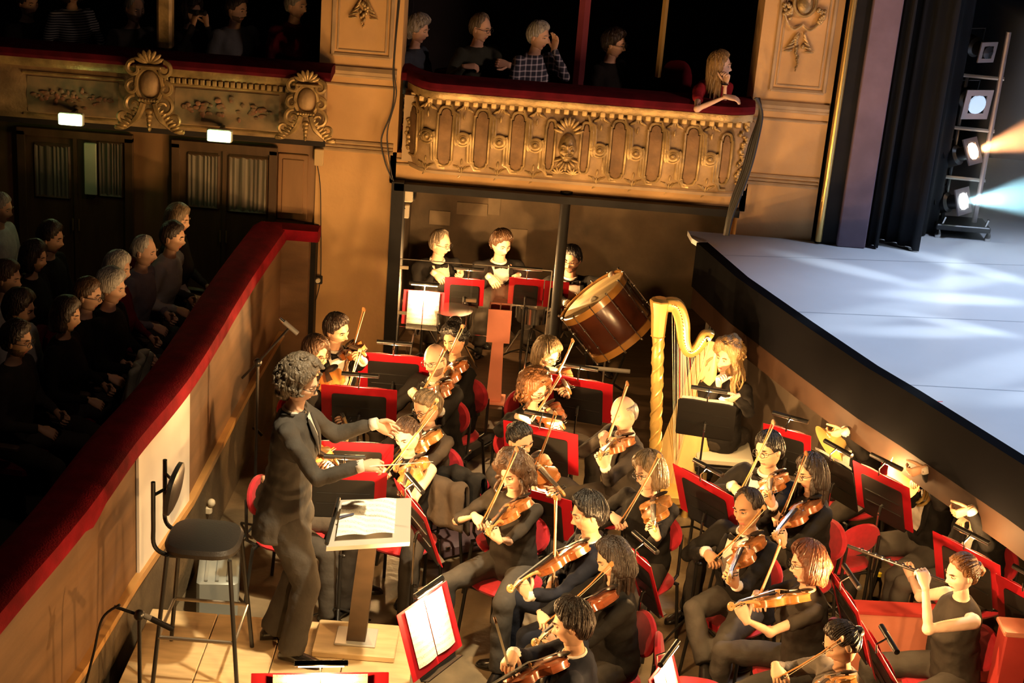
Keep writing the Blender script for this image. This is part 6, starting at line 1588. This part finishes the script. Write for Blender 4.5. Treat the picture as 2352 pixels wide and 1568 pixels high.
def vcase(px, py, yaw, label, col, z=.06):
    c = onz(px, py, z); t = thing('instrument_case', label, 'instrument case', M.Translation((c.x, c.y, 0)) @ M.Rotation(R(yaw), 4, 'Z'))
    m_ = mat('case_' + label[:6], col, .6, var=.2)
    MB().bbox((0, 0, .06), (.78, .26, .12), .03).build('body', m_, t)
    MB().bbox((0, .16, .22), (.78, .05, .26), .02).build('lid', m_, t)
    MB().tube([(-.06, -.135, .08), (-.05, -.16, .09), (.05, -.16, .09), (.06, -.135, .08)], .008, 6).build('handle', blackmetal, t)
    for s_ in (-.25, .25): MB().bbox((s_, -.133, .10), (.04, .012, .03), .003).build('latch', chrome, t, smooth=False)
vcase(1075, 1235, 35, 'mauve instrument case open under the chairs', (.12, .07, .08))
vcase(1085, 1015, 60, 'black instrument case with bright latches behind the curly haired players', (.02, .018, .016))
# water bottle
p_ = onz(2010, 1375, 0); t = thing('water_bottle', 'small clear bottle with a yellow cap near the empty red chair', 'bottle', (p_.x, p_.y, 0))
MB().lathe([(.03, 0), (.032, .01), (.032, .13), (.014, .17), (.013, .185)], 14).build('body', gl, t); MB().lathe([(.016, .18), (.016, .205), (.012, .208)], 12).build('cap', mat('yellow_cap', (.75, .62, .03), .4), t)
# empty red chairs
def emptychair(px, py, z, yaw, label):
    c = onz(px, py, z); chair(V((c.x, c.y, 0)) + yawv(yaw) * .23, yaw, label)
emptychair(1977, 1228, .74, 115, 'empty red chair under the stage lip with its back showing')
emptychair(1512, 1490, .74, 355, 'red chair at the bottom edge beside the white pages')
# red low partitions at the lower right
def redbox(pts, z, h, d, label, m=redpaint):
    A, B = onz(*pts[0], z), onz(*pts[1], z); dr = (B - A).normalized(); nn = V((-dr.y, dr.x, 0)); nn = nn if nn.y > 0 else -nn
    t = thing('low_red_partition', label, 'partition', (A.x, A.y, 0)); o_ = V((A.x, A.y, 0))
    a, b = A - o_, B - o_
    MB().loft([[a + V((0, 0, q)) for q in (0, -h)] + [a + nn * .03 - V((0, 0, h)), a + nn * .03], [b + V((0, 0, q)) for q in (0, -h)] + [b + nn * .03 - V((0, 0, h)), b + nn * .03]]).build('front_board', pinkpaint, t, smooth=False)
    MB().loft([[p + q for q in (V((0, 0, 0)) - nn * .01, nn * d, nn * d + V((0, 0, .02)), V((0, 0, .02)) - nn * .01)] for p in (a, b)]).build('top_board', redpaint, t, smooth=False)
    MB().loft([[p + nn * d + V((0, 0, q)) for q in (0, -h)] + [p + nn * (d - .03) - V((0, 0, h)), p + nn * (d - .03)] for p in (a, b)]).build('rear_board', pinkpaint, t, smooth=False)
redbox(((1962, 1408), (2190, 1420)), .42, .42, .14, 'low red partition in front of the flute player')
redbox(((2005, 1560), (2305, 1572)), .42, .42, .14, 'low red partition at the bottom right edge')
p_ = onz(2335, 1445, .95); t = thing('red_post', 'red painted square post at the right edge', 'post', (p_.x, p_.y, 0))
MB().bbox((0, 0, .475), (.16, .16, .95), .01).build('shaft', redpaint, t, smooth=False); MB().bbox((0, 0, .96), (.19, .19, .03), .008).build('cap', pinkpaint, t, smooth=False)
# pipes on the under stage wall
for k_, px in enumerate((1640, 1648)):
    p_ = ony(px, 690, 12.35); o = MB().tube([(p_.x, 12.35, .05), (p_.x, 12.35, 1.15)], .014, 8).build('pipe', blackmetal); tag(o, ['dark vertical pipe near the alcove end, left of two', 'dark vertical pipe near the alcove end, right of two'][k_], 'pipe')

bpy.data.scenes.remove(WORK)
